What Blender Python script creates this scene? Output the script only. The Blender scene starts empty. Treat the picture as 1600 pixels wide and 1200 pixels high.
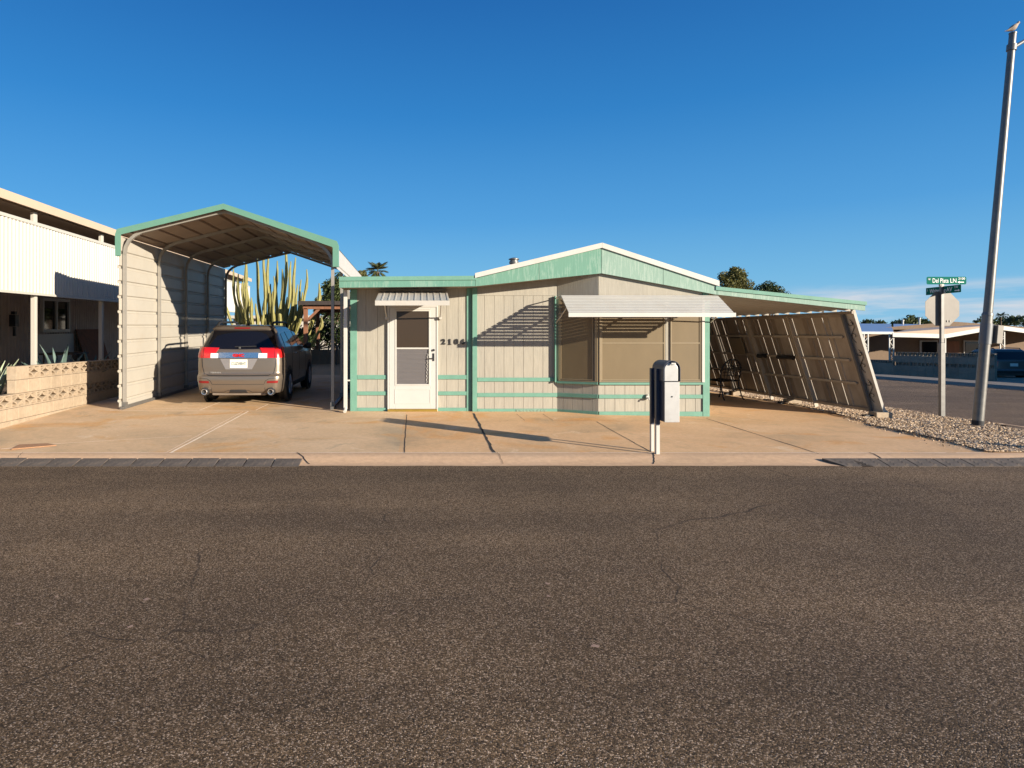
import bpy, bmesh, math, random
from mathutils import Vector, Matrix
R = math.radians
random.seed(7)
sc = bpy.context.scene
col = sc.collection
CAMZ = 1.6
# ------------------------------------------------------------------ helpers
def P(px, py, Y):
    """photo pixel at depth Y (metres) -> real position"""
    return Vector(((px-660)*Y/1000.0, Y, CAMZ+(532-py)*Y/1000.0))
def lerp(a, b, t): return a+(b-a)*t
def clamp(v, a, b): return max(a, min(b, v))
def G(X, Y):
    """height of the ground in metres"""
    if Y <= 8.16: return 0.0
    if X <= 3: m = .026
    elif X <= 8.5: m = lerp(.026, .004, (X-3)/5.5)
    else: m = .004
    yy = clamp(Y, 8.6, 30)-8.6
    lot = .07+m*yy
    st = -.012*(clamp(Y, 8, 60)-8)
    if X <= 8.5: return lot
    if X >= 11.2: return st
    return lerp(lot, st, (X-8.5)/2.7)
def gp(px, py, dz=0.0):
    """where the photo pixel meets the ground"""
    Y = 9.0
    for _ in range(60):
        X = (px-660)*Y/1000
        Y = lerp(Y, (CAMZ-G(X, Y)-dz)*1000/max(2, (py-532)), .5)
    X = (px-660)*Y/1000
    return Vector((X, Y, G(X, Y)))

class MB:
    def __init__(s): s.v = []; s.f = []; s.mi = []; s.cur = 0
    def add(s, vs, fs):
        o = len(s.v); s.v += [tuple(v) for v in vs]
        for f in fs: s.f.append([i+o for i in f]); s.mi.append(s.cur)
        return s
    def box(s, x0, x1, y0, y1, z0, z1):
        return s.add([(x0,y0,z0),(x1,y0,z0),(x1,y1,z0),(x0,y1,z0),(x0,y0,z1),(x1,y0,z1),(x1,y1,z1),(x0,y1,z1)],
            [(0,3,2,1),(4,5,6,7),(0,1,5,4),(1,2,6,5),(2,3,7,6),(3,0,4,7)])
    def obox(s, c, ax, ay, az, hx, hy, hz):
        c = Vector(c); ax = Vector(ax)*hx; ay = Vector(ay)*hy; az = Vector(az)*hz
        vs = [c+i*ax+j*ay+k*az for k in (-1,1) for (i,j) in ((-1,-1),(1,-1),(1,1),(-1,1))]
        return s.add(vs, [(0,3,2,1),(4,5,6,7),(0,1,5,4),(1,2,6,5),(2,3,7,6),(3,0,4,7)])
    def bar(s, a, b, w, h, up=(0,0,1)):
        a = Vector(a); b = Vector(b); d = (b-a); L = d.length
        if L < 1e-6: return s
        d.normalize(); u = Vector(up)
        sd = d.cross(u)
        if sd.length < 1e-4: sd = d.cross(Vector((1,0,0)))
        sd.normalize(); u = sd.cross(d).normalized()
        return s.obox((a+b)/2, d, sd, u, L/2, w/2, h/2)
    def tube(s, pts, r, n=8, cap=True):
        pts = [Vector(p) for p in pts]
        rs = r if isinstance(r, (list, tuple)) else [r]*len(pts)
        rings = []; ref = None
        for i, p in enumerate(pts):
            d = (pts[min(i+1, len(pts)-1)]-pts[max(i-1, 0)])
            if d.length < 1e-9: d = Vector((0,0,1))
            d.normalize()
            if ref is None:
                ref = Vector((0,0,1)) if abs(d.z) < .9 else Vector((1,0,0))
            a = d.cross(ref)
            if a.length < 1e-5: a = d.cross(Vector((0,1,0)))
            a.normalize(); b = d.cross(a).normalized(); ref = -b if False else ref
            rings.append([p+(a*math.cos(2*math.pi*k/n)+b*math.sin(2*math.pi*k/n))*rs[i] for k in range(n)])
        vs = [v for g in rings for v in g]; fs = []
        for i in range(len(pts)-1):
            for k in range(n):
                fs.append((i*n+k, i*n+(k+1) % n, (i+1)*n+(k+1) % n, (i+1)*n+k))
        if cap:
            fs.append(tuple(range(n))[::-1]); fs.append(tuple((len(pts)-1)*n+k for k in range(n)))
        return s.add(vs, fs)
    def prism(s, poly, vec):
        """closed polygon (3D points) extruded along vec"""
        poly = [Vector(p) for p in poly]; vec = Vector(vec); n = len(poly)
        vs = poly+[p+vec for p in poly]
        fs = [tuple(range(n))[::-1], tuple(range(n, 2*n))]+[(i, (i+1) % n, n+(i+1) % n, n+i) for i in range(n)]
        return s.add(vs, fs)
    def sweep(s, prof, vec):
        """open polyline (3D points) extruded along vec"""
        prof = [Vector(p) for p in prof]; vec = Vector(vec); n = len(prof)
        return s.add(prof+[p+vec for p in prof], [(i, i+1, n+i+1, n+i) for i in range(n-1)])
    def sheet(s, fn, nu, nv):
        vs = [fn(i/nu, j/nv) for j in range(nv+1) for i in range(nu+1)]
        fs = [(j*(nu+1)+i, j*(nu+1)+i+1, (j+1)*(nu+1)+i+1, (j+1)*(nu+1)+i) for j in range(nv) for i in range(nu)]
        return s.add(vs, fs)
    def lathe(s, c, prof, n=16, axis='z'):
        """prof: list of (radius, height)"""
        c = Vector(c); vs = []
        for (r, h) in prof:
            for k in range(n):
                a = 2*math.pi*k/n; u, w = r*math.cos(a), r*math.sin(a)
                vs.append(c+(Vector((u,w,h)) if axis == 'z' else Vector((h,u,w)) if axis == 'x' else Vector((u,h,w))))
        fs = []
        for i in range(len(prof)-1):
            for k in range(n): fs.append((i*n+k, i*n+(k+1) % n, (i+1)*n+(k+1) % n, (i+1)*n+k))
        fs.append(tuple(range(n))[::-1]); fs.append(tuple((len(prof)-1)*n+k for k in range(n)))
        return s.add(vs, fs)

def base_of(parent):
    o = Vector((0,0,0))
    while parent is not None:
        o += Vector(parent.location); parent = parent.parent
    return o
def obj(name, mb, m, parent=None, smooth=None, bevel=0, world=True, fix=True, origin=None):
    me = bpy.data.meshes.new(name)
    off = Vector((0,0,0))
    if world and parent is not None: off = base_of(parent)
    if origin is not None: off = Vector(origin)
    me.from_pydata([tuple(Vector(v)-off) for v in mb.v], [], mb.f)
    ms = m if isinstance(m, (list, tuple)) else [m]
    for q in ms: me.materials.append(q)
    if len(ms) > 1: me.polygons.foreach_set('material_index', mb.mi)
    if fix:
        bm = bmesh.new(); bm.from_mesh(me); bmesh.ops.recalc_face_normals(bm, faces=bm.faces); bm.to_mesh(me); bm.free()
    if smooth is not None:
        me.polygons.foreach_set('use_smooth', [True]*len(me.polygons))
        me.set_sharp_from_angle(angle=R(smooth))
    me.update()
    o = bpy.data.objects.new(name, me); col.objects.link(o)
    if parent is not None: o.parent = parent
    if origin is not None: o.location = off
    if bevel:
        b = o.modifiers.new('edge', 'BEVEL'); b.width = bevel; b.segments = 2; b.limit_method = 'ANGLE'; b.angle_limit = R(40)
    return o
def tag(o, label=None, cat=None, group=None, kind=None):
    if label: o['label'] = label
    if cat: o['category'] = cat
    if group: o['group'] = group
    if kind: o['kind'] = kind
    return o
def thing(name, label, cat, loc=(0,0,0), rz=0, group=None):
    o = bpy.data.objects.new(name, None); col.objects.link(o)
    o.empty_display_size = .2
    o.location = loc; o.rotation_euler = (0,0,rz)
    return tag(o, label, cat, group)
def struct(name, mb, m, **k):
    o = obj(name, mb, m, **k); o['kind'] = 'structure'; return o
def copy_tree(o, parent=None):
    c = o.copy(); col.objects.link(c)
    if parent is not None: c.parent = parent
    for ch in list(o.children): copy_tree(ch, c)
    return c
def text_obj(name, s, size, ext, m, mat4, parent=None, bold=0.0, align='CENTER', sx=1.0):
    cu = bpy.data.curves.new(name, 'FONT'); cu.body = s; cu.size = size; cu.extrude = ext; cu.offset = bold
    cu.align_x = align; cu.align_y = 'CENTER'
    t = bpy.data.objects.new(name+'_tmp', cu); col.objects.link(t)
    dg = bpy.context.evaluated_depsgraph_get(); dg.update()
    me = bpy.data.meshes.new_from_object(t.evaluated_get(dg))
    bpy.data.objects.remove(t); bpy.data.curves.remove(cu)
    me.name = name
    off = base_of(parent) if parent is not None else Vector((0,0,0))
    me.transform(Matrix.Translation(-off) @ mat4 @ Matrix.Diagonal((sx,1,1,1)))
    me.materials.clear(); me.materials.append(m)
    o = bpy.data.objects.new(name, me); col.objects.link(o)
    if parent is not None: o.parent = parent
    return o
def facing(pos, xdir, zdir=(0,0,1)):
    """matrix for flat text: local x along xdir, local y along zdir"""
    x = Vector(xdir).normalized(); y = Vector(zdir).normalized(); z = x.cross(y)
    m = Matrix((x, y, z)).transposed().to_4x4(); m.translation = Vector(pos); return m

# ------------------------------------------------------------------ materials
def nodes(name):
    m = bpy.data.materials.new(name); m.use_nodes = True
    nt = m.node_tree; b = nt.nodes['Principled BSDF']
    return m, nt, b
def N(nt, t, **k):
    n = nt.nodes.new(t)
    for a, v in k.items(): setattr(n, a, v)
    return n
def L(nt, a, b): nt.links.new(a, b)
def coords(nt, scale=(1,1,1), rot=(0,0,0), kind='Object'):
    tc = N(nt, 'ShaderNodeTexCoord'); mp = N(nt, 'ShaderNodeMapping')
    mp.inputs['Scale'].default_value = scale; mp.inputs['Rotation'].default_value = rot
    L(nt, tc.outputs[kind], mp.inputs['Vector']); return mp.outputs['Vector']
def noise(nt, vec, scale, detail=4, rough=.55, dist=0):
    n = N(nt, 'ShaderNodeTexNoise'); n.inputs['Scale'].default_value = scale; n.inputs['Detail'].default_value = detail
    n.inputs['Roughness'].default_value = rough; n.inputs['Distortion'].default_value = dist
    L(nt, vec, n.inputs['Vector']); return n.outputs['Fac']
def ramp(nt, fac, stops):
    r = N(nt, 'ShaderNodeValToRGB'); e = r.color_ramp.elements
    while len(e) > 1: e.remove(e[-1])
    e[0].position = stops[0][0]; e[0].color = (*stops[0][1], 1)
    for p, c in stops[1:]:
        q = e.new(p); q.color = (*c, 1)
    L(nt, fac, r.inputs['Fac']); return r.outputs['Color']
def mixc(nt, fac, a, b, mode='MIX'):
    m = N(nt, 'ShaderNodeMix', data_type='RGBA', blend_type=mode)
    for sock, v in ((m.inputs[0], fac), (m.inputs[6], a), (m.inputs[7], b)):
        if isinstance(v, (int, float)): sock.default_value = v
        elif isinstance(v, tuple): sock.default_value = (*v[:3], 1)
        else: L(nt, v, sock)
    return m.outputs[2]
def math_(nt, op, a, b=None):
    m = N(nt, 'ShaderNodeMath', operation=op)
    for i, v in enumerate((a, b)):
        if v is None: continue
        if isinstance(v, (int, float)): m.inputs[i].default_value = v
        else: L(nt, v, m.inputs[i])
    return m.outputs[0]
def bump(nt, b, h, strength=.3, dist=.02):
    n = N(nt, 'ShaderNodeBump'); n.inputs['Strength'].default_value = strength; n.inputs['Distance'].default_value = dist
    L(nt, h, n.inputs['Height']); L(nt, n.outputs['Normal'], b.inputs['Normal']); return n
def sh(c, k): return tuple(clamp(x*k, 0, 1) for x in c)
def mat(name, c, rough=.6, var=.12, scale=4, stretch=(1,1,1), bmp=0, bscale=60, bstretch=None, metal=0, spec=.5, coat=0, dirt=None, dirt_amt=.4, dscale=2.5, bdist=.01):
    m, nt, b = nodes(name)
    v = coords(nt, stretch)
    n1 = noise(nt, v, scale, 5, .6)
    cc = ramp(nt, n1, [(.25, sh(c, 1-var)), (.75, sh(c, 1+var))])
    if dirt:
        v2 = coords(nt, (1,1,1)); d = noise(nt, v2, dscale, 7, .65, .4)
        f = ramp(nt, d, [(.5, (0,0,0)), (.72, (dirt_amt,)*3)])
        cc = mixc(nt, f, cc, dirt)
    L(nt, cc, b.inputs['Base Color'])
    b.inputs['Roughness'].default_value = rough; b.inputs['Metallic'].default_value = metal
    b.inputs['Specular IOR Level'].default_value = spec
    if coat: b.inputs['Coat Weight'].default_value = coat; b.inputs['Coat Roughness'].default_value = .05
    if bmp:
        vb = coords(nt, bstretch or (1,1,1)); bump(nt, b, noise(nt, vb, bscale, 4, .6), bmp, bdist)
    return m
def glass_mat(name, c, rough=.08, spec=.5):
    m, nt, b = nodes(name)
    b.inputs['Base Color'].default_value = (*c, 1); b.inputs['Roughness'].default_value = rough; b.inputs['Specular IOR Level'].default_value = spec
    return m
def leaf_mat(name, c1, c2, trans=.25, rough=.55):
    m, nt, b = nodes(name)
    g = N(nt, 'ShaderNodeNewGeometry')
    cc = ramp(nt, g.outputs['Random Per Island'], [(0, c1), (1, c2)])
    L(nt, cc, b.inputs['Base Color']); b.inputs['Roughness'].default_value = rough; b.inputs['Specular IOR Level'].default_value = .3
    tr = N(nt, 'ShaderNodeBsdfTranslucent'); L(nt, cc, tr.inputs['Color'])
    mx = N(nt, 'ShaderNodeMixShader'); mx.inputs[0].default_value = trans
    out = nt.nodes['Material Output']
    L(nt, b.outputs[0], mx.inputs[1]); L(nt, tr.outputs[0], mx.inputs[2]); L(nt, mx.outputs[0], out.inputs['Surface'])
    return m

def asphalt_mat(name='asphalt', c=(.150,.096,.050)):
    m, nt, b = nodes(name)
    v = coords(nt)
    vo = N(nt, 'ShaderNodeTexVoronoi'); vo.inputs['Scale'].default_value = 168; L(nt, v, vo.inputs['Vector'])
    sep = N(nt, 'ShaderNodeSeparateColor'); L(nt, vo.outputs['Color'], sep.inputs[0])
    chip = ramp(nt, sep.outputs[0], [(0, sh(c, .16)), (.34, sh(c, .58)), (.70, sh(c, 1.2)), (.88, (.31,.215,.135)), (1, (.56,.43,.31))])
    # slow variation: tyre lanes along the road and mottling
    vs = coords(nt, (.10,.75,1)); lane = noise(nt, vs, 1.0, 4, .55)
    big = noise(nt, v, .55, 5, .6)
    k1 = ramp(nt, lane, [(.32, (.74,.74,.75)), (.64, (1.14,1.13,1.11))])
    k2 = ramp(nt, big, [(.3, (.76,.76,.77)), (.7, (1.16,1.15,1.13))])
    cc = mixc(nt, 1.0, chip, k1, 'MULTIPLY'); cc = mixc(nt, 1.0, cc, k2, 'MULTIPLY')
    # hairline cracks
    vd = coords(nt); nz = N(nt, 'ShaderNodeTexNoise'); nz.inputs['Scale'].default_value = 1.6; nz.inputs['Detail'].default_value = 6; L(nt, vd, nz.inputs['Vector'])
    ad = N(nt, 'ShaderNodeVectorMath', operation='MULTIPLY_ADD'); L(nt, nz.outputs['Color'], ad.inputs[0]); ad.inputs[1].default_value = (.34,.34,0); L(nt, vd, ad.inputs[2])
    ve = N(nt, 'ShaderNodeTexVoronoi', feature='DISTANCE_TO_EDGE'); ve.inputs['Scale'].default_value = .42; L(nt, ad.outputs[0], ve.inputs['Vector'])
    cr = ramp(nt, ve.outputs['Distance'], [(0, (1,)*3), (.0014, (.8,)*3), (.0036, (0,0,0))])
    msk = ramp(nt, noise(nt, v, .8, 3), [(.47, (0,0,0)), (.60, (.85,)*3)])
    crf = mixc(nt, 1.0, cr, msk, 'MULTIPLY')
    cc = mixc(nt, crf, cc, (.018,.013,.010))
    L(nt, cc, b.inputs['Base Color']); b.inputs['Roughness'].default_value = .85; b.inputs['Specular IOR Level'].default_value = .25
    inv = math_(nt, 'SUBTRACT', 1.0, vo.outputs['Distance'])
    h2 = noise(nt, v, 240, 2)
    h = math_(nt, 'ADD', math_(nt, 'MULTIPLY', sep.outputs[1], .55), math_(nt, 'ADD', math_(nt, 'MULTIPLY', inv, .5), math_(nt, 'MULTIPLY', h2, .2)))
    bump(nt, b, h, 1.0, .009)
    return m
def concrete_mat(name, c, c2, stain, amt=.5, streak=(.35,2.2,1)):
    m, nt, b = nodes(name)
    v = coords(nt)
    big = noise(nt, coords(nt, streak), .9, 6, .62, .6)
    cc = ramp(nt, big, [(.28, c2), (.5, c), (.75, sh(c, 1.12))])
    st = ramp(nt, noise(nt, coords(nt, (.6,1.2,1)), 1.1, 7, .66, .8), [(.50, (0,0,0)), (.70, (amt,)*3)])
    cc = mixc(nt, st, cc, stain)
    sm = ramp(nt, noise(nt, v, 14, 5, .65), [(.3, (.86,.86,.86)), (.7, (1.08,1.08,1.08))])
    cc = mixc(nt, 1.0, cc, sm, 'MULTIPLY')
    sp = ramp(nt, noise(nt, v, 120, 2), [(.25, (.72,.70,.68)), (.42, (1,1,1))])
    cc = mixc(nt, .6, cc, mixc(nt, 1.0, cc, sp, 'MULTIPLY'))
    L(nt, cc, b.inputs['Base Color']); b.inputs['Roughness'].default_value = .8; b.inputs['Specular IOR Level'].default_value = .3
    bump(nt, b, math_(nt, 'ADD', noise(nt, v, 160, 3), math_(nt, 'MULTIPLY', noise(nt, v, 9, 4), 1.2)), .28, .006)
    return m
def siding_mat(name, c, g=.16):
    """textured plywood: vertical wood grain"""
    m, nt, b = nodes(name)
    gr = noise(nt, coords(nt, (1,1,.055)), 60, 5, .65, .25)
    cc = ramp(nt, gr, [(.25, sh(c, 1-g)), (.7, sh(c, 1+g*.7))])
    bl = ramp(nt, noise(nt, coords(nt, (1,1,.5)), 1.4, 5, .6), [(.3, (.90,.90,.91)), (.7, (1.06,1.05,1.03))])
    cc = mixc(nt, 1.0, cc, bl, 'MULTIPLY')
    L(nt, cc, b.inputs['Base Color']); b.inputs['Roughness'].default_value = .75; b.inputs['Specular IOR Level'].default_value = .25
    bump(nt, b, gr, .35, .006)
    return m
def weathered_mat(name, c, pale, g=.1):
    m, nt, b = nodes(name)
    gr = noise(nt, coords(nt, (1,1,.09)), 38, 6, .7, .3)
    bl = noise(nt, coords(nt, (1,1,.6)), 2.2, 5, .6)
    f = math_(nt, 'MULTIPLY', math_(nt, 'GREATER_THAN', math_(nt, 'ADD', gr, math_(nt, 'MULTIPLY', bl, .55)), .84), .4)
    cc = mixc(nt, f, ramp(nt, gr, [(.2, sh(c, 1-g)), (.75, sh(c, 1+g))]), pale)
    L(nt, cc, b.inputs['Base Color']); b.inputs['Roughness'].default_value = .7; b.inputs['Specular IOR Level'].default_value = .25
    bump(nt, b, gr, .3, .005)
    return m

MT = {}
MT['asphalt'] = asphalt_mat()
MT['asphalt_side'] = asphalt_mat('asphalt_side', (.19,.125,.075))
MT['concrete'] = concrete_mat('concrete', (.70,.42,.21), (.60,.375,.20), (.72,.39,.155), .6, (.5,1.25,1))
MT['concrete_left'] = concrete_mat('concrete_left', (.62,.40,.225), (.48,.335,.205), (.66,.34,.125), .75, (.42,1.7,1))
def drive_mat(name, tint=(1,1,1), k=1.0):
    """stained drive: beige, with orange, grey and whitish patches and pits"""
    m, nt, b = nodes(name)
    v = coords(nt)
    cc = ramp(nt, noise(nt, v, .55, 6, .6, .5), [(.30, (.47,.36,.25)), (.48, (.66,.465,.30)), (.70, (.75,.55,.38))])
    cc = mixc(nt, ramp(nt, noise(nt, coords(nt, (.8,1,1), (0,0,.7)), .8, 7, .62, 1.0), [(.53, (0,0,0)), (.68, (.75,)*3)]), cc, (.66,.35,.12))
    cc = mixc(nt, ramp(nt, noise(nt, coords(nt, (1,1,1), (0,0,2.1)), 1.7, 7, .66, 1.4), [(.60, (0,0,0)), (.72, (.7,)*3)]), cc, (.78,.64,.50))
    cc = mixc(nt, ramp(nt, noise(nt, coords(nt, (1,.8,1), (0,0,3.3)), 1.2, 7, .66, .9), [(.58, (0,0,0)), (.72, (.65,)*3)]), cc, (.33,.27,.20))
    sm = ramp(nt, noise(nt, v, 16, 5, .65), [(.3, (.88,.88,.88)), (.7, (1.07,1.07,1.07))]); cc = mixc(nt, 1.0, cc, sm, 'MULTIPLY')
    sp = ramp(nt, noise(nt, v, 110, 2), [(.25, (.6,.58,.55)), (.40, (1,1,1))]); cc = mixc(nt, .7, cc, mixc(nt, 1.0, cc, sp, 'MULTIPLY'))
    cc = mixc(nt, 1.0, cc, tint, 'MULTIPLY')
    L(nt, cc, b.inputs['Base Color']); b.inputs['Roughness'].default_value = .8; b.inputs['Specular IOR Level'].default_value = .3
    bump(nt, b, math_(nt, 'ADD', noise(nt, v, 160, 3), math_(nt, 'MULTIPLY', noise(nt, v, 7, 4), 1.5)), .3, .006)
    return m
MT['concrete_left'] = drive_mat('concrete_left', (.93,.905,.80))
MT['concrete'] = drive_mat('concrete', (1.0,.89,.71))
MT['curb'] = concrete_mat('curb', (.55,.365,.22), (.46,.315,.195), (.60,.43,.29), .4, (.6,3,1))
MT['sidewalk'] = concrete_mat('sidewalk', (.26,.215,.165), (.22,.185,.145), (.19,.16,.13), .4)
MT['dirt'] = mat('dirt', (.26,.19,.13), .95, .25, 1.5, bmp=.5, bscale=40)
MT['joint'] = mat('joint', (.022,.018,.016), .95, .3, 20)
MT['joint_pale'] = mat('joint_pale', (.86,.72,.54), .9, .15, 20)
MT['siding'] = siding_mat('siding', (.33,.305,.25))
MT['siding_plain'] = siding_mat('siding_plain', (.32,.285,.24), .1)
MT['mint'] = weathered_mat('mint', (.115,.25,.19), (.26,.35,.28))
MT['mint_mid'] = weathered_mat('mint_mid', (.125,.255,.19), (.28,.37,.30))
MT['mint_pale'] = weathered_mat('mint_pale', (.215,.315,.255), (.36,.42,.36))
MT['mint_trim'] = mat('mint_trim', (.125,.265,.20), .6, .10, 6, bmp=.2, bscale=80, bstretch=(1,1,.2), spec=.3)
MT['mint_metal'] = mat('mint_metal', (.11,.24,.175), .45, .06, 5, spec=.4)
MT['white'] = mat('white', (.47,.455,.41), .5, .05, 3, dirt=(.42,.36,.29), dirt_amt=.35)
MT['white_clean'] = mat('white_clean', (.46,.45,.415), .4, .03, 3)
MT['white_metal'] = mat('white_metal', (.44,.415,.365), .45, .05, 2, dirt=(.36,.29,.21), dirt_amt=.3)
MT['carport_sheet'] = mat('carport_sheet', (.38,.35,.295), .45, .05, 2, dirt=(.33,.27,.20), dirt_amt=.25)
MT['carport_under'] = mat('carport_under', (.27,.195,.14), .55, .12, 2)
MT['hoop'] = mat('hoop', (.27,.25,.215), .45, .08, 6, metal=.15)
MT['galv'] = mat('galv', (.145,.14,.13), .45, .18, 9, metal=.4, spec=.5, dirt=(.10,.09,.075), dirt_amt=.4, dscale=8)
MT['galv_dark'] = mat('galv_dark', (.13,.135,.14), .5, .12, 8, metal=.3)
MT['dark'] = mat('dark', (.02,.02,.022), .6, .2, 8)
MT['iron'] = mat('iron', (.012,.012,.013), .5, .2, 10)
MT['blackplastic'] = mat('blackplastic', (.02,.02,.02), .5, .1, 10)
MT['rubber'] = mat('rubber', (.018,.018,.02), .8, .25, 12, bmp=.3, bscale=90)
MT['ramp'] = mat('ramp', (.085,.070,.058), .85, .3, 9, bmp=.4, bscale=120, dirt=(.20,.15,.105), dirt_amt=.6, dscale=7)
MT['screen'] = mat('screen', (.15,.11,.058), .5, .07, 5, stretch=(1,1,.4), spec=.35)
MT['screen_side'] = mat('screen_side', (.33,.245,.14), .5, .07, 5, spec=.4)
MT['tan_frame'] = mat('tan_frame', (.22,.17,.10), .45, .05, 5)
MT['glass'] = glass_mat('glass', (.045,.032,.022), .12, .25)
MT['blind'] = mat('blind', (.16,.15,.15), .5, .2, 3, stretch=(.3,1,30), spec=.3)
MT['brass'] = mat('brass', (.42,.28,.06), .4, .1, 10, metal=.7)
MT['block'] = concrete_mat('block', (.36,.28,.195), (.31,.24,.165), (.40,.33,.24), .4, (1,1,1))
MT['grey_block'] = concrete_mat('block_grey', (.24,.20,.155), (.18,.15,.12), (.33,.27,.20), .7, (1,1,1))  # grey blocks of the back yard wall and the walls across the street
MT['panel_white'] = mat('panel_white', (.44,.415,.36), .5, .03, 2)
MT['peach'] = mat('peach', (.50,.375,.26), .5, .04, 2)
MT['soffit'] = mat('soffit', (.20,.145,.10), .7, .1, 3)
MT['old_wall'] = mat('old_wall', (.42,.33,.265), .7, .15, 3)
MT['rust'] = mat('rust', (.16,.055,.025), .8, .3, 6)
MT['wood'] = mat('wood', (.20,.085,.042), .7, .25, 9, stretch=(1,1,.1), bmp=.2)
MT['darkwood'] = mat('darkwood', (.035,.025,.02), .7, .3, 9)
MT['agave'] = mat('agave', (.10,.15,.13), .5, .25, 4, spec=.4)
MT['agave_pale'] = mat('agave_pale', (.33,.37,.24), .5, .2, 4)
MT['cactus'] = mat('cactus', (.225,.205,.062), .6, .25, 3, bmp=.2, bscale=30)
MT['bark'] = mat('bark', (.11,.075,.05), .9, .3, 6, stretch=(1,1,.3), bmp=.5, bscale=25)
MT['leaf_dark'] = leaf_mat('leaf_dark', (.020,.035,.012), (.06,.085,.028))
MT['leaf_olive'] = leaf_mat('leaf_olive', (.07,.075,.022), (.17,.155,.045))
MT['leaf_mid'] = leaf_mat('leaf_mid', (.035,.055,.016), (.10,.12,.04))
MT['palm'] = leaf_mat('palm', (.05,.065,.022), (.13,.13,.05))
MT['tyre'] = mat('tyre', (.014,.014,.014), .75, .2, 20, bmp=.2)
MT['rim'] = mat('rim', (.5,.5,.52), .3, .05, 5, metal=.9)
MT['chrome'] = mat('chrome', (.70,.69,.68), .27, .03, 5, metal=1)
MT['carpaint'] = mat('carpaint', (.21,.168,.128), .32, .03, 3, metal=.6, coat=.6)
MT['carpaint_b'] = mat('carpaint_b', (.085,.078,.07), .4, .03, 3, metal=.1, coat=.3)
MT['carglass'] = glass_mat('carglass', (.006,.006,.008), .04, .5)
MT['red'] = mat('red', (.46,.010,.010), .2, .08, 12, spec=.6, coat=.5)
MT['darkred'] = mat('darkred', (.20,.01,.01), .3, .1, 12)
MT['lens'] = mat('lens', (.80,.78,.76), .2, .1, 14, spec=.6)
MT['plate'] = mat('plate', (.74,.71,.62), .5, .05, 6)
MT['plate_ink'] = mat('plate_ink', (.20,.24,.20), .6, .1, 6)
MT['sign_green'] = mat('sign_green', (.0,.115,.080), .7, .06, 6, spec=.08)
MT['sign_white'] = mat('sign_white', (.60,.62,.61), .5, .03, 6)
MT['alu'] = mat('alu', (.155,.14,.12), .55, .10, 4, metal=.2, dirt=(.115,.10,.085), dirt_amt=.4, dscale=5)
MT['mail'] = mat('mail', (.50,.485,.46), .38, .06, 5, metal=.45, dirt=(.32,.30,.27), dirt_amt=.3, dscale=8)
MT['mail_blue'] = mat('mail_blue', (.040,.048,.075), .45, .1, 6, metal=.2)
MT['roofblue'] = mat('roofblue', (.18,.24,.38), .35, .06, 4, spec=.6)
MT['stucco'] = mat('stucco', (.15,.10,.062), .85, .1, 5)
MT['dove'] = mat('dove', (.33,.26,.20), .8, .25, 18)
MT['beak'] = mat('beak', (.05,.04,.04), .6, .1, 10)
MT['numeral'] = mat('numeral', (.02,.018,.016), .5, .1, 10)
m_, nt_, b_ = nodes('gravel_stone')
g_ = N(nt_, 'ShaderNodeNewGeometry')
L(nt_, ramp(nt_, g_.outputs['Random Per Island'], [(0, (.13,.08,.045)), (.3, (.33,.22,.125)), (.65, (.50,.36,.22)), (.9, (.68,.53,.37)), (1, (.20,.165,.13))]), b_.inputs['Base Color'])
b_.inputs['Roughness'].default_value = .85
MT['gravel'] = m_
MT['gravel_bed'] = mat('gravel_bed', (.36,.25,.14), .95, .35, 30, bmp=.8, bscale=60, bdist=.02)
# ------------------------------------------------------------------ ground, roads, driveway
def axis(*segs):
    out = []
    for a, b, n in segs: out += [a+(b-a)*i/n for i in range(n)]
    out.append(segs[-1][1]); return out
def grid(xs, ys, zf):
    m = MB(); nx = len(xs)
    m.add([(x, y, zf(x, y)) for y in ys for x in xs],
          [(j*nx+i, j*nx+i+1, (j+1)*nx+i+1, (j+1)*nx+i) for j in range(len(ys)-1) for i in range(nx-1)])
    return m
xs = axis((-1600,-200,4), (-200,-20,6), (-20,20,40), (20,80,12), (80,300,4), (300,1600,4))
ys = axis((-400,-20,4), (-20,8,7), (8,32,48), (32,80,8), (80,2500,8))
struct('ground', grid(xs, ys, lambda x, y: G(x, y)-.07), MT['dirt'])
# the road the photographer stands on
struct('road', grid(axis((-120,-12,6), (-12,12,8), (12,120,6)), axis((-5,8.16,8)), lambda x, y: 0.0), MT['asphalt'])
RC = (7.2, 12.2); RR = 4.04
def left_edge(Y): return RC[0]+math.sqrt(max(0, RR**2-(RC[1]-Y)**2)) if Y < RC[1] else RC[0]+RR+.1*(Y-RC[1])
def right_edge(Y): return 20.2+.1*(Y-10)
ys2 = axis((8.16,12.2,14), (12.2,40,14), (40,140,10)); m = MB()
vs = []; fs = []
for y in ys2:
    a, b = left_edge(y), right_edge(y)
    for i in range(9): vs.append((lerp(a, b, i/8), y, -.012*(clamp(y, 8, 60)-8)-.002))
for j in range(len(ys2)-1):
    for i in range(8): fs.append((j*9+i, j*9+i+1, (j+1)*9+i+1, (j+1)*9+i))
struct('side_street', m.add(vs, fs), MT['asphalt_side'])
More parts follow.
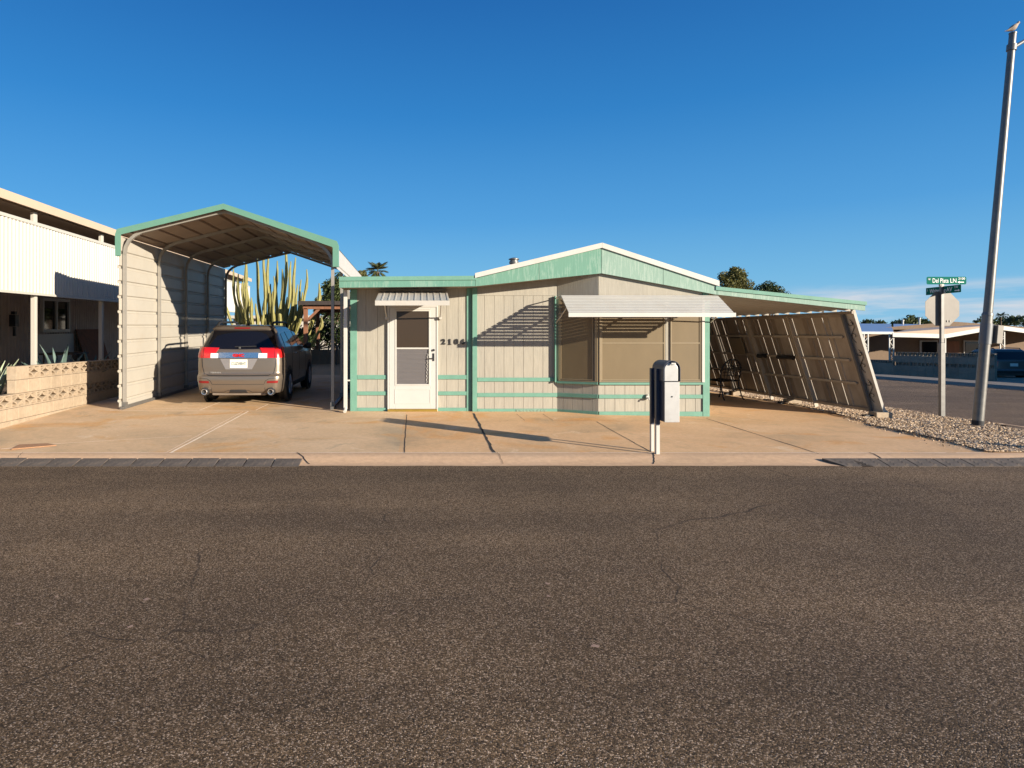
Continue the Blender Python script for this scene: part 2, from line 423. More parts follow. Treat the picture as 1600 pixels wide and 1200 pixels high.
# kerbs: rolled concrete edge swept along the road edge and round the corner
path = []
for x in axis((-60,-8,20), (-8,7.2,40)): path.append((Vector((x, 8.16, 0)), Vector((0,1,0))))
for k in range(1, 15):
    a = -math.pi/2+math.pi/2*k/14
    path.append((Vector((RC[0]+RR*math.cos(a), RC[1]+RR*math.sin(a), 0)), Vector((-math.cos(a), -math.sin(a), 0))))
prof = [(0.0,.002),(.10,.008),(.20,.026),(.32,.058),(.42,.072),(.56,.074)]
m = MB(); vs = []; fs = []
for i, (p, n) in enumerate(path):
    fade = 1 if i < 61 else 1-(i-60)/15*.55
    wob = .004*math.sin(i*1.7)
    for d, z in prof:
        q = p+n*d*fade
        zz = z+wob*.4
        if i >= 61: zz = z*fade+G(q.x, q.y)*(1-fade)*.6
        vs.append((q.x, q.y, zz))
k = len(prof)
for i in range(len(path)-1):
    for j in range(k-1): fs.append((i*k+j, i*k+j+1, (i+1)*k+j+1, (i+1)*k+j))
struct('kerb', m.add(vs, fs), MT['curb'], smooth=40)
# far kerb and pavement of the side street
m = MB()
for a, b in zip(ys2, ys2[1:]):
    def q(y, d, z): return (right_edge(y)+d, y, -.012*(clamp(y, 8, 60)-8)+z)
    m.add([q(a,0,0), q(b,0,0), q(b,.15,.12), q(a,.15,.12), q(b,1.5,.14), q(a,1.5,.14)], [(0,1,2,3), (3,2,4,5)])
struct('pavement', m, MT['sidewalk'])
# concrete drive: right and left pours
SX = [(8.70, 7.72), (9.0, 7.80), (9.55, 7.9), (10.4, 7.97), (11.3, 7.97), (11.9, 8.26), (14.4, 8.62), (22, 8.6)]
def slab_right(Y):
    for (a, xa), (b, xb) in zip(SX, SX[1:]):
        if Y <= b: return lerp(xa, xb, clamp((Y-a)/(b-a), 0, 1))
    return SX[-1][1]
ysl = axis((8.705,11.9,16), (11.9,22,20))
vs = []; fs = []; nx = 30
for y in ysl:
    for i in range(nx+1):
        x = lerp(-.33, slab_right(y), i/nx); vs.append((x, y, G(x, y)))
for j in range(len(ysl)-1):
    for i in range(nx): fs.append((j*(nx+1)+i, j*(nx+1)+i+1, (j+1)*(nx+1)+i+1, (j+1)*(nx+1)+i))
struct('driveway', MB().add(vs, fs), MT['concrete'])
struct('driveway', grid(axis((-7.35,-.33,20)), axis((8.705,22,30)), lambda x, y: G(x, y)-.0005), MT['concrete_left'])
def strip(m, pts, w, dz=.003):
    """a thin joint lying on the ground along world points"""
    pts = [Vector(p) for p in pts]; n = len(pts)
    vs = []
    for i, p in enumerate(pts):
        d = pts[min(i+1, n-1)]-pts[max(i-1, 0)]; s = Vector((-d.y, d.x, 0)).normalized()
        ww = w*(.75+.5*random.random())
        for t in (-.5, .5):
            q = p+s*ww*t; vs.append((q.x, q.y, G(q.x, q.y)+dz))
    m.add(vs, [(2*i, 2*i+1, 2*i+3, 2*i+2) for i in range(n-1)])
def seg(a, b, n=14, jit=.006):
    A = gp(*a); B = gp(*b); out = []
    for i in range(n+1):
        p = A.lerp(B, i/n); p.x += random.uniform(-jit, jit); p.y += random.uniform(-jit, jit)*.5; out.append(p)
    return out
mj = MB()
strip(mj, seg((740,646), (772,708), 30, .008), .038)
strip(mj, seg((932,659), (1020,708)), .013); strip(mj, seg((1104,654), (1279,709), 20), .014)
strip(mj, seg((635.5,648), (631.5,708), 24, .005), .011); strip(mj, seg((749,658), (1100,659), 30), .005)
strip(mj, seg((1020,655), (1035,661), 4), .008); strip(mj, seg((807,647), (820,657), 6), .008); strip(mj, seg((848,647), (864,657), 6), .008)
struct('driveway_joint', mj, MT['joint'])
mj = MB()
strip(mj, seg((388,643), (266,708), 22, .004), .03); strip(mj, seg((380,643), (258,708), 22, .004), .012); strip(mj, seg((172,642), (520,642.5), 30, .006), .028)
strip(mj, seg((0,702), (95,693), 14, .012), .03); strip(mj, seg((95,693), (300,681), 22, .012), .014); strip(mj, seg((345,628), (312,641), 8), .02); strip(mj, seg((418,632), (400,641), 8), .02)
struct('driveway_joint', mj, MT['joint_pale'])
def kz(Y):
    d = Y-8.16
    for (a, za), (b, zb) in zip(prof, prof[1:]):
        if d <= b: return lerp(za, zb, clamp((d-a)/(b-a), 0, 1))
    return .074
mj = MB()
for x, sk in ((-5.35,.16), (-1.58,.25), (1.03,.02), (3.06,-.16), (6.05,-.06)):
    w = .006 if x not in (3.06, -1.58, 6.05) else .016
    n = 10; vs = []
    for i in range(n+1):
        y = lerp(8.24, 8.70, i/n); xx = x+sk*(.5-i/n)+random.uniform(-.008, .008)
        for t in (-w/2, w/2): vs.append((xx+t, y, kz(y)+.005))
    mj.add(vs, [(2*i, 2*i+1, 2*i+3, 2*i+2) for i in range(n)])
struct('kerb_joint', mj, MT['joint'])
mj = MB(); vs = []; n = 120
for i in range(n+1):
    x = lerp(-7.3, 7.6, i/n)
    for y in (8.697, 8.712+.006*random.random()): vs.append((x, y, G(x, y)+.004))
mj.add(vs, [(2*i, 2*i+1, 2*i+3, 2*i+2) for i in range(n)])
struct('kerb_joint', mj, MT['joint_pale'])
# gravel: bed and loose stones
def gedge(Y): return slab_right(Y) if Y > 8.7 else 7.7
ysg = axis((8.72,12.2,18), (12.2,34,44)); vs = []; fs = []; nx = 14
def grav_right(Y):
    if Y < RC[1]:
        return RC[0]+math.sqrt(max(0, 3.66**2-(RC[1]-Y)**2))
    return left_edge(Y)-.05
def hump(x, y): return .018+.02*math.sin(x*2.1+y)*math.sin(y*1.3)
for y in ysg:
    a, b = gedge(y)+.005, max(gedge(y)+.01, grav_right(y))
    for i in range(nx+1):
        x = lerp(a, b, i/nx); e = min(1, i/2, (nx-i)/2)
        vs.append((x, y, G(x, y)-.02+(hump(x, y)+.02)*e))
for j in range(len(ysg)-1):
    for i in range(nx): fs.append((j*(nx+1)+i, j*(nx+1)+i+1, (j+1)*(nx+1)+i+1, (j+1)*(nx+1)+i))
o = obj('gravel', MB().add(vs, fs), MT['gravel_bed']); o['kind'] = 'structure'
rg = random.Random(5)
ICO = []
for q in range(6):
    bm = bmesh.new(); bmesh.ops.create_icosphere(bm, subdivisions=1, radius=1)
    for v in bm.verts: v.co *= rg.uniform(.72, 1.15)
    ICO.append(([v.co.copy() for v in bm.verts], [[v.index for v in f.verts] for f in bm.faces])); bm.free()
m = MB(); cnt = 0
while cnt < 24000:
    y = 8.75+(rg.random()**1.7)*12.5
    a, b = gedge(y), grav_right(y)
    if b-a < .05: continue
    if rg.random() > (b-a)/4.0: continue
    x = rg.uniform(a-.03, b+.02)
    s = rg.uniform(.008, .022)*(1+.03*(y-9))
    vs, fs = ICO[rg.randrange(6)]
    M3 = Matrix.Rotation(rg.uniform(0, 6.3), 3, 'Z') @ Matrix.Rotation(rg.uniform(-.6, .6), 3, 'X') @ Matrix.Diagonal((s*rg.uniform(.8, 1.5), s, s*rg.uniform(.5, .9)))
    c = Vector((x, y, G(x, y)+hump(x, y)+s*.18)); m.add([c+M3 @ v for v in vs], fs); cnt += 1
# stragglers on the concrete
for k in range(160):
    y = rg.uniform(9, 12.4); x = slab_right(y)-abs(rg.gauss(0, .14)); s = rg.uniform(.006, .014)
    vs, fs = ICO[rg.randrange(6)]; c = Vector((x, y, G(x, y)+s*.4)); m.add([c+v*s for v in vs], fs)
o = obj('gravel_stones', m, MT['gravel'], fix=False); tag(o, 'tan and cream loose gravel stones by the lamp post', 'gravel', kind='stuff')
# back yard gravel behind the carport
struct('yard_gravel', grid(axis((-9,-1,10)), axis((22,30,8)), lambda x, y: G(x, y)-.03), MT['gravel_bed'])

# kerb ramps: rubber tiles laid on the kerb face
def ramp_tile(m, frame, w):
    """frame(d, along) -> world; wedge from the road edge up to the kerb top with two ribs"""
    y0, y1 = -.04, .20
    A = [frame(0, y0, .004), frame(w, y0, .004), frame(w, y1, .062), frame(0, y1, .062)]
    B = [frame(0, y0, .0), frame(w, y0, .0), frame(w, y1, .03), frame(0, y1, .03)]
    m.add(A+B, [(0,1,2,3), (7,6,5,4), (0,4,5,1), (1,5,6,2), (2,6,7,3), (3,7,4,0)])
    for k in range(2):
        for j in range(3):
            u = w*(.28+.44*k); d = lerp(y0, y1, .25+.25*j); z = lerp(.004, .062, (d-y0)/(y1-y0))
            m.add([frame(u-.012, d-.012, z-.002), frame(u+.012, d-.012, z-.002), frame(u+.012, d+.012, z+.003), frame(u-.012, d+.012, z+.003), frame(u-.008, d-.008, z+.003), frame(u+.008, d-.008, z+.003), frame(u+.008, d+.008, z+.007), frame(u-.008, d+.008, z+.007)],
                  [(4,5,6,7), (0,1,5,4), (1,2,6,5), (2,3,7,6), (3,0,4,7)])
x = -6.95; w = .36
for k in range(15):
    if x > -1.75: break
    m = MB(); ww = w-.022; x0 = x; jz = random.uniform(-.003, .004); jy = random.uniform(-.008, .008)
    ramp_tile(m, lambda u, d, z: (x0+u, 8.16+d+jy, z+jz*(1 if z > .01 else 0)), ww)
    o = obj('ramp_tile', m, MT['ramp'], origin=(x0+ww/2, 8.3, .0))
    last = x+w > -1.75
    if last: tag(o, 'end tile of the dark kerb ramp before the driveway', 'kerb ramp', 'kerb ramp tiles before the carport')
    else: tag(o, 'dark grey rubber tile in the kerb ramp before the carport and block wall', 'kerb ramp', 'kerb ramp tiles before the carport')
    x += w
# right hand run follows the corner
def along(s):
    if s < 7.2-5.22: return Vector((5.22+s, 8.16, 0)), Vector((0,1,0)), Vector((1,0,0))
    a = -math.pi/2+(s-(7.2-5.22))/RR
    return Vector((RC[0]+RR*math.cos(a), RC[1]+RR*math.sin(a), 0)), Vector((-math.cos(a), -math.sin(a), 0)), Vector((-math.sin(a), math.cos(a), 0))
for k in range(13):
    s0 = k*.36+.0; p, n, t = along(s0)
    m = MB()
    if k == 0:
        ramp_tile(m, lambda u, d, z: p+t*(u+.16*(1-(d+.04)/.24))+n*d+Vector((0,0,z)), .345)
        m2 = MB()
    else:
        ramp_tile(m, lambda u, d, z: p+t*u+n*d+Vector((0,0,z)), .345)
    o = obj('ramp_tile', m, MT['ramp'], origin=p)
    if k == 0: tag(o, 'slanted end tile of the dark kerb ramp by the gravel corner', 'kerb ramp', 'kerb ramp tiles round the corner')
    else: tag(o, 'grey rubber kerb ramp tile in the run round the gravel corner', 'kerb ramp', 'kerb ramp tiles round the corner')
# meter cover
A = [gp(18,703), gp(88,697), gp(74,694), gp(30,696)]
m = MB().prism([(p.x, p.y, p.z+.004) for p in A], (0,0,.012))
tag(obj('meter_cover', m, mat('cover', (.34,.18,.09), .8, .3, 50, bmp=.5, bscale=90), origin=A[0]), 'rust brown meter cover set in the concrete near the kerb', 'cover')

# pale dabs and oil marks on the road
rk = random.Random(8)
for nm, mm, lst in (('road_mark', mat('road_dab', (.33,.22,.155), .9, .3, 40), [(88,933),(230,937),(160,975),(203,980),(408,921),(617,959),(855,912),(857,932),(30,975),(930,1010),(1180,872),(1420,905)]), ('road_mark', mat('road_oil', (.05,.038,.028), .7, .3, 30), [(960,852),(640,892),(1000,887),(300,868),(1300,862)])):
    m = MB()
    for (px, py) in lst:
        c = gp(px, py); r = rk.uniform(.010,.024) if 'dab' in mm.name else rk.uniform(.12,.24); n = 11; o0 = len(m.v)
        vs = [(c.x+r*rk.uniform(.35,1.2)*math.cos(6.283*k/n)*(1.6 if 'oil' in mm.name else 1), c.y+r*rk.uniform(.35,1.2)*math.sin(6.283*k/n), .003) for k in range(n)]
        m.add(vs, [tuple(range(n))])
    if 'dab' in mm.name: struct(nm, m, mm)
# ------------------------------------------------------------------ the mobile home
YW, YB, YF = 12.82, 12.40, 12.30
HB = Vector((2.0, YW, G(2, YW)))
home = thing('mobile_home', 'beige mobile home with mint green trim and house number 2106', 'mobile home', HB)
def ZS(X):
    """height of the fascia's lower edge (and the soffit) along the front"""
    pts = [(-1.62,2.62), (1.0,2.645), (3.44,2.89), (5.66,2.47), (8.52,2.166)]
    for (a, za), (b, zb) in zip(pts, pts[1:]):
        if X <= b: return lerp(za, zb, clamp((X-a)/(b-a), 0, 1))
    return 2.166
def groove_wall(name, p0, p1, ztop, spacing, first=0.0, th=.05, m=None, gap=.008, dep=.008, seam=None):
    """plywood wall along a plan line with vertical grooves cut into it"""
    p0 = Vector((*p0, 0)); p1 = Vector((*p1, 0)); d = p1-p0; Ln = d.length; d.normalize(); n = Vector((d.y, -d.x, 0))
    ts = [0.0]; t = first or spacing; prof = [(0, 0)]
    while t < Ln-gap:
        prof += [(t, 0), (t+.003, -dep), (t+gap-.003, -dep), (t+gap, 0)]; t += spacing
    prof.append((Ln, 0))
    b = MB(); lo = []; hi = []
    for (t, o) in prof:
        q = p0+d*t+n*o; lo.append(Vector((q.x, q.y, G(q.x, q.y)-.03))); hi.append(Vector((q.x, q.y, ztop(q.x))))
    k = len(lo); b.add(lo+hi, [(i, i+1, k+i+1, k+i) for i in range(k-1)])
    q0 = p0-n*th; q1 = p1-n*th
    a = len(b.v); b.add([lo[0], (q0.x,q0.y,lo[0].z), (q0.x,q0.y,hi[0].z), hi[0], lo[-1], (q1.x,q1.y,lo[-1].z), (q1.x,q1.y,hi[-1].z), hi[-1]], [(0,1,2,3), (7,6,5,4), (1,5,6,2)])
    return obj(name, b, m or MT['siding'], home, fix=False)
def board(b, p0, p1, z0, z1, th=.022, lift=.0):
    """flat trim board on a plan line, standing th proud of it"""
    p0 = Vector((*p0, 0)); p1 = Vector((*p1, 0)); d = (p1-p0).normalized(); n = Vector((d.y, -d.x, 0))
    f = (lambda z, q: z(q.x) if callable(z) else z)
    def pt(q, o, z): return Vector((q.x, q.y, f(z, q)))+n*o
    vs = [pt(p0,lift,z0), pt(p1,lift,z0), pt(p1,th,z0), pt(p0,th,z0), pt(p0,lift,z1), pt(p1,lift,z1), pt(p1,th,z1), pt(p0,th,z1)]
    b.add(vs, [(0,3,2,1),(4,5,6,7),(0,1,5,4),(1,2,6,5),(2,3,7,6),(3,0,4,7)])
YA = YW+.06                                             # the addition's wall stands a little back
XA0, XA1, XM, XB0, XB1, XE = -1.44, 1.00, 1.00, 2.70, 3.41, 5.53
groove_wall('addition_wall', (XA0, YA), (XA1, YA), lambda x: ZS(x)+.02, .232, .30)
groove_wall('front_wall', (XM, YW), (XB0, YW), lambda x: ZS(x)+.02, .195, .24)
groove_wall('bay_side_wall', (XB0, YW), (XB1, YB), lambda x: ZS(x)+.02, .195, .12)
groove_wall('bay_wall', (XB1, YB), (XE, YB), lambda x: ZS(x)+.02, .195, .12)
b = MB(); b.add([(XE,YB,G(XE,YB)-.1), (XE+.3,27.5,.1), (XE+.3,27.5,2.50), (XE,YB,2.5)], [(0,1,2,3)])
b.add([(XA0,YA,.1), (XA0-.3,26,.2), (XA0-.3,26,2.66), (XA0,YA,2.66)], [(3,2,1,0)])
b.add([(XA0-.3,26,.2), (XE+.3,27.5,.1), (XE+.3,27.5,2.5), (3.1,27,3.4), (XA0-.3,26,2.66)], [(0,1,2,3,4)])
obj('side_wall', b, MT['siding_plain'], home, fix=False)
# flat upper band of plain plywood above the grooved sheets (seam at about 2.5 m)
b = MB(); board(b, (1.10,YW), (XB0-.04,YW), lambda x: 2.50, lambda x: ZS(x)+.01, .010)
obj('upper_panel', b, MT['siding'], home)
b = MB(); board(b, (XB0+.01,YW), (XB1-.002,YB), lambda x: 2.46, lambda x: ZS(x)+.01, .010); board(b, (XB1+.003,YB), (XE-.12,YB), lambda x: 2.46, lambda x: ZS(x)+.01, .010)
obj('upper_panel', b, MT['siding'], home)
# trim boards
def tboard(*a):
    q = MB(); board(q, *a); return obj('trim_board', q, MT['mint_trim'], home, bevel=.003)
def tbox(*a):
    q = MB(); q.box(*a); return obj('trim_board', q, MT['mint_trim'], home, bevel=.003)
b = MB(); Z = lambda py, Y: CAMZ+(532-py)*Y/1000
zb = [(Z(592.5,YA), Z(586,YA)), (Z(617.5,YA), Z(611.5,YA))]
for z0, z1 in zb:
    tboard((XA0+.13,YA), (-.70,YA), z0, z1); tboard((.315,YA), (.885,YA), z0, z1)
tboard((XA0+.13,YA), (-.70,YA), .13, Z(637,YA)); tboard((.315,YA), (.885,YA), .13, Z(637,YA))
tboard((XA0-.01,YA), (XA0+.125,YA), .12, lambda x: ZS(x)+.01, .026); tboard((.89,YA), (.995,YA), .12, lambda x: ZS(x)+.01, .024)
zm = [(Z(596,YW), Z(590,YW)), (Z(620,YW), Z(614,YW))]
for z0, z1 in zm: tboard((1.10,YW), (XB0-.005,YW), z0, z1)
tboard((1.10,YW), (XB0-.005,YW), .12, Z(638.5,YW)); tboard((1.0,YW), (1.095,YW), .11, lambda x: ZS(x)+.01, .026)
for (pa, pb) in (((XB0+.005,YW), (XB1-.006,YB)), ((XB1+.006,YB), (XE-.11,YB))):
    tboard(pa, pb, Z(622.5,YB), Z(616.5,YB)); tboard(pa, pb, .08, Z(643,YB))
    tboard(pa, pb, Z(601,YB), Z(597.5,YB), .05)
tboard((XE-.105,YB), (XE+.01,YB), .08, lambda x: ZS(x)+.01, .026)
tbox(XE+.001, XE+.028, YB-.02, YB+.12, .08, 2.48)
tbox(XB0-.062, XB0-.038, YW-.09, YW-.001, Z(597,YW), Z(463,YW))      # upright standing proud beside the bay
# fascia: mint plywood band along the front, in four lengths
def fascia(name, pts, m, y0=YF, th=.03):
    """pts: (X, zlow, zhigh)"""
    b = MB()
    for (xa, la, ha), (xb, lb, hb) in zip(pts, pts[1:]):
        vs = [(xa,y0,la),(xb,y0,lb),(xb,y0+th,lb),(xa,y0+th,la),(xa,y0,ha),(xb,y0,hb),(xb,y0+th,hb),(xa,y0+th,ha)]
        b.add(vs, [(0,1,5,4),(1,2,6,5),(2,3,7,6),(3,0,4,7),(4,5,6,7),(3,2,1,0)])
    return obj(name, b, m, home, fix=False)
zf = lambda py: CAMZ+(532-py)*YF/1000; xf = lambda px: (px-660)*YF/1000
fascia('fascia', [(xf(530),zf(449.5),zf(438.5)), (xf(742.5),zf(447.2),zf(436.8))], MT['mint'])
fascia('fascia_cap', [(xf(530),zf(439),zf(432.5)), (xf(744.5),zf(437.3),zf(431))], MT['mint_trim'], YF-.02, .06)
fascia('fascia', [(xf(743),zf(447.2),zf(435)), (xf(842),zf(437.1),zf(411.2))], MT['mint_mid'])
fascia('fascia', [(xf(842.6),zf(437),zf(411)), (xf(939.6),zf(427),zf(387.5))], MT['mint_mid'])
fascia('fascia', [(xf(940.3),zf(427),zf(387.5)), (xf(1036),zf(444.5),zf(419))], MT['mint_pale'])
fascia('fascia', [(xf(1036.6),zf(444.6),zf(419.2)), (xf(1120),zf(460.5),zf(446.5))], MT['mint_pale'])
# roof and its white metal edge
def roof_edge(a, c):
    b = MB(); (xa, ya, yb_) = a; (xc, yc, yd) = c
    for (u0, u1, y, d) in ((0,1,YF-.035,.05),):
        vs = [(xf(xa),y,zf(ya)),(xf(xc),y,zf(yc)),(xf(xc),y+d,zf(yc)),(xf(xa),y+d,zf(ya)),(xf(xa),y,zf(yb_)),(xf(xc),y,zf(yd)),(xf(xc),y+d,zf(yd)),(xf(xa),y+d,zf(yb_))]
        b.add(vs, [(0,3,2,1),(4,5,6,7),(0,1,5,4),(1,2,6,5),(2,3,7,6),(3,0,4,7)])
    return b
rt = MB()
zl, zp, zr = zf(429), zf(381), zf(441)
def slab(b, A, B, C, D, t=.06):
    A, B, C, D = map(Vector, (A, B, C, D)); n = Vector((0,0,t)); b.add([A,B,C,D,A-n,B-n,C-n,D-n], [(0,1,2,3),(7,6,5,4),(0,4,5,1),(1,5,6,2),(2,6,7,3),(3,7,4,0)])
slab(rt, (xf(742),YF+.02,zl), (xf(940),YF+.02,zp-.004), (xf(940),27.4,zp-.004), (xf(742),27.4,zl), .05)
slab(rt, (xf(940)+.001,YF+.02,zp-.004), (xf(1122),YF+.02,zr), (xf(1122),27.4,zr), (xf(940)+.001,27.4,zp-.004), .05)
roof = obj('roof', rt, MT['white_metal'], home, fix=False)
slab2 = MB(); slab(slab2, (xf(531),YF+.03,zf(434)), (xf(742)-.002,YF+.03,zf(432)), (xf(742)-.002,26,zf(432)), (xf(531),26,zf(434)), .05)
obj('addition_roof', slab2, MT['white_metal'], home, fix=False)
obj('edge_strip', roof_edge((742,434.5,427), (940.2,387.5,379.5)), MT['white'], roof)
obj('edge_strip', roof_edge((940.4,387.5,379.5), (1123,447.5,439)), MT['white'], roof)
so = MB()
for (a, c) in (((-1.6,YF+.031),(1.0,YF+.031)), ((1.001,YF+.031),(3.44,YF+.031)), ((3.441,YF+.031),(5.66,YF+.031))):
    so.add([(a[0],YF+.031,ZS(a[0])+.012), (c[0],YF+.031,ZS(c[0])+.012), (c[0],YW+.3,ZS(c[0])+.012), (a[0],YW+.3,ZS(a[0])+.012)], [(0,3,2,1)])
obj('soffit', so, MT['siding_plain'], home, fix=False)
# roof pipe with a cap
Vp = P(803, 412, 14.0)
b = MB().lathe((Vp.x,14.0,0), [(.075,2.95),(.075,3.27),(.10,3.275),(.105,3.30),(.10,3.33),(.085,3.335),(.085,3.36),(.115,3.365),(.115,3.385),(.04,3.41)], 18)
obj('roof_pipe', b, MT['galv'], home, smooth=35)
# front door
dr0, dr1, dzb, dzt = -.665, .28, Z(638.5,YA), Z(480,YA)
def panel_frame(b, x0, x1, z0, z1, wl, wr, wb, wt, y0, y1):
    b.box(x0, x0+wl, y0, y1, z0, z1); b.box(x1-wr, x1, y0, y1, z0, z1)
    b.box(x0+wl, x1-wr, y0, y1, z0, z0+wb); b.box(x0+wl, x1-wr, y0, y1, z1-wt, z1)
b = MB(); yd = YA-.045
b.box(dr0-.035, dr0, yd-.012, YA+.02, dzb-.06, dzt+.035); b.box(dr1, dr1+.03, yd-.012, YA+.02, dzb-.06, dzt+.035); b.box(dr0, dr1, yd-.012, YA+.02, dzt, dzt+.035)
b.box(dr0+.001, dr1-.001, yd+.03, YA+.015, dzb, dzt)
gx0, gx1, gz0, gz1 = (619.5-660)*.01283, (670-660)*.01283, Z(600,YA), Z(486.5,YA)
panel_frame(b, dr0+.004, dr1-.004, dzb, dzt-.003, gx0-dr0-.03, dr1-gx1-.03, gz0-dzb-.03, dzt-gz1-.035, yd, yd+.028)
door = obj('door', b, MT['white_clean'], home, bevel=.004)
b = MB(); panel_frame(b, gx0-.03, gx1+.03, gz0-.03, gz1+.03, .03, .03, .03, .03, yd-.008, yd+.03)
b.box(gx0, gx1, yd-.004, yd+.02, Z(545.5,YA), Z(543,YA))
panel_frame(b, gx0-.04, gx1+.04, dzb+.10, gz0-.10, .016, .016, .016, .016, yd-.006, yd+.002)
obj('glass_frame', b, MT['white'], door, bevel=.003)
b = MB().box(gx0, gx1, yd+.010, yd+.016, Z(543,YA), gz1); obj('glass', b, MT['glass'], door)
b = MB()
zz = gz0; k = 0
while zz < Z(545.5,YA)-.012:
    b.add([(gx0,yd+.022,zz), (gx1,yd+.022,zz), (gx1,yd+.012,zz+.024), (gx0,yd+.012,zz+.024)], [(0,1,2,3)]); zz += .026
obj('blind', b, MT['blind'], door, fix=False)
b = MB(); q = []
for k in range(26):
    t = k/25; q.append((.105+.012*math.sin(k*1.9)-.02*t, yd-.002, lerp(Z(553,YA), Z(598,YA), t)))
for k in range(0, 25): b.tube([q[k], Vector(q[k]).lerp(Vector(q[k+1]), .8)], .006, 5)
obj('hanging_cord', b, MT['white'], door)
b = MB(); hx = (677.5-660)*.01283
b.lathe((hx, 0, Z(547,YA)), [(.026,yd-.022),(.022,yd-.028),(.018,yd)], 14, 'y'); b.box(hx-.016, hx+.016, yd-.014, yd-.0, Z(564,YA), Z(552,YA)); b.bar((hx,yd-.03,Z(560,YA)), (hx-.10,yd-.035,Z(560,YA)), .016, .02)
obj('handle', b, MT['iron'], door, bevel=.003)
b = MB().box(dr0-.03, dr1+.02, yd-.05, YA, dzb-.062, dzb-.004); obj('threshold', b, MT['brass'], door, bevel=.003)
# numerals
for ch, px in zip('2106', (693, 703, 713.3, 723.2)):
    X = (px-660)*.01287; zc = Z(534.3,YA)
    t = text_obj('house_number', ch, .15, .006, MT['numeral'], facing((X, YA-.016, zc), (1,0,0)), home, bold=.004, sx=1.12)
    b = MB(); w = .030
    if ch == '1': b.box(X-.030, X+.032, YA-.022, YA-.010, zc-.056, zc-.046); b.box(X-.026, X-.004, YA-.022, YA-.010, zc+.030, zc+.040)
    elif ch == '2': b.box(X+.022, X+.034, YA-.022, YA-.010, zc-.050, zc-.022); b.box(X-.038, X-.026, YA-.022, YA-.010, zc+.014, zc+.034)
    elif ch == '6': b.box(X+.018, X+.034, YA-.022, YA-.010, zc+.026, zc+.042)
    for i in range(0, len(b.v), 8):
        c = MB(); c.add(b.v[i:i+8], b.f[:6]); obj('serif', c, MT['numeral'], t)
# corrugated door awning
aw = MB(); y0, y1, z0, z1 = YA-.01, 11.70, Z(454.5,YA), 2.325
ax0, ax1 = -.855, .487; n = 11; pr = []
for k in range(n):
    xa = lerp(ax0, ax1, k/n); p = (ax1-ax0)/n
    pr += [(xa,0), (xa+.74*p,0), (xa+.77*p,.008), (xa+.97*p,.008)]
pr.append((ax1, 0))
A = [Vector((x, y0, z0+h)) for x, h in pr]; B = [Vector((x, y1, z1+h)) for x, h in pr]
k = len(pr); aw.add(A+B, [(i, i+1, k+i+1, k+i) for i in range(k-1)]); aw.add([v-Vector((0,0,.004)) for v in A+B], [(k+i, k+i+1, i+1, i) for i in range(k-1)])
da = obj('door_awning', aw, MT['white_metal'], home, fix=False)
b = MB(); b.box(ax0-.01, ax1+.01, y1-.018, y1+.0, z1-.085, z1+.004)
for x in (ax0-.008, ax1-.004):
    b.add([(x,y0,z0-.05),(x,y1,z1-.08),(x,y1,z1),(x,y0,z0),(x+.012,y0,z0-.05),(x+.012,y1,z1-.08),(x+.012,y1,z1),(x+.012,y0,z0)], [(0,1,2,3),(7,6,5,4),(0,4,5,1),(2,6,7,3),(1,5,6,2),(0,3,7,4)])
obj('lip', b, MT['white_metal'], da)
for x in (-.72, .36):
    b = MB(); b.tube([(x,YA-.02,2.02), (x,YA-.10,2.07), (x,12.0,2.35)], .014, 8); b.lathe((x,0,2.05), [(.03,YA-.12),(.035,YA-.06),(.03,YA-.02)], 10, 'y'); obj('bracket', b, MT['white_metal'], da, smooth=40)
# bay windows
MT['cream'] = mat('cream', (.40,.36,.285), .5, .05, 5)
def window(p0, p1, z0, z1, panes, rails=(), fm='tan_frame'):
    p0 = Vector((*p0, 0)); p1 = Vector((*p1, 0)); d = p1-p0; Ln = d.length; d.normalize(); n = Vector((d.y, -d.x, 0))
    def bx(b, t0, t1, za, zb, o0, o1):
        q = [p0+d*t0+n*o0, p0+d*t1+n*o0, p0+d*t1+n*o1, p0+d*t0+n*o1]
        b.add([(v.x, v.y, za) for v in q]+[(v.x, v.y, zb) for v in q], [(0,3,2,1),(4,5,6,7),(0,1,5,4),(1,2,6,5),(2,3,7,6),(3,0,4,7)])
    b = MB(); bx(b, 0, .034, z0, z1, -.01, .035); bx(b, Ln-.05, Ln, z0, z1, -.01, .035); bx(b, .034, Ln-.05, z0, z0+.020, -.01, .035); bx(b, .034, Ln-.05, z1-.04, z1, -.01, .035)
    w = obj('window', b, MT[fm], home)
    for (t0, t1) in panes:
        c = MB(); bx(c, t0, t1, z0+.029, z1-.041, .012, .018); obj('sun_screen', c, MT['screen'], w)
        c = MB()
        bx(c, t0, t0+.022, z0+.03, z1-.042, .016, .029); bx(c, t1-.022, t1, z0+.03, z1-.042, .016, .029); bx(c, t0+.022, t1-.022, z0+.03, z0+.05, .016, .029)
        for r in rails: bx(c, t0+.022, t1-.022, r, r+.022, .016, .029)
        obj('screen_frame', c, MT['tan_frame'], w)
    return w
zs0, zs1 = Z(597,YB), 2.44
window((XB0+.03,YW-.02), (XB1-.012,YB-.004), zs0, zs1, [(.035,.70)], [])
kx = lambda px: (px-660)*.0124
window((XB1+.012,YB), (XE-.105,YB), zs0, zs1, [(.035, kx(1038)-XB1-.012), (kx(1047)-XB1-.012, kx(1094)-XB1-.012)], [Z(537,YB)])
b = MB(); b.box(kx(1095.5), kx(1099.5), YB-.048, YB-.001, zs0, zs1); obj('window_jamb', b, MT['white'], home)
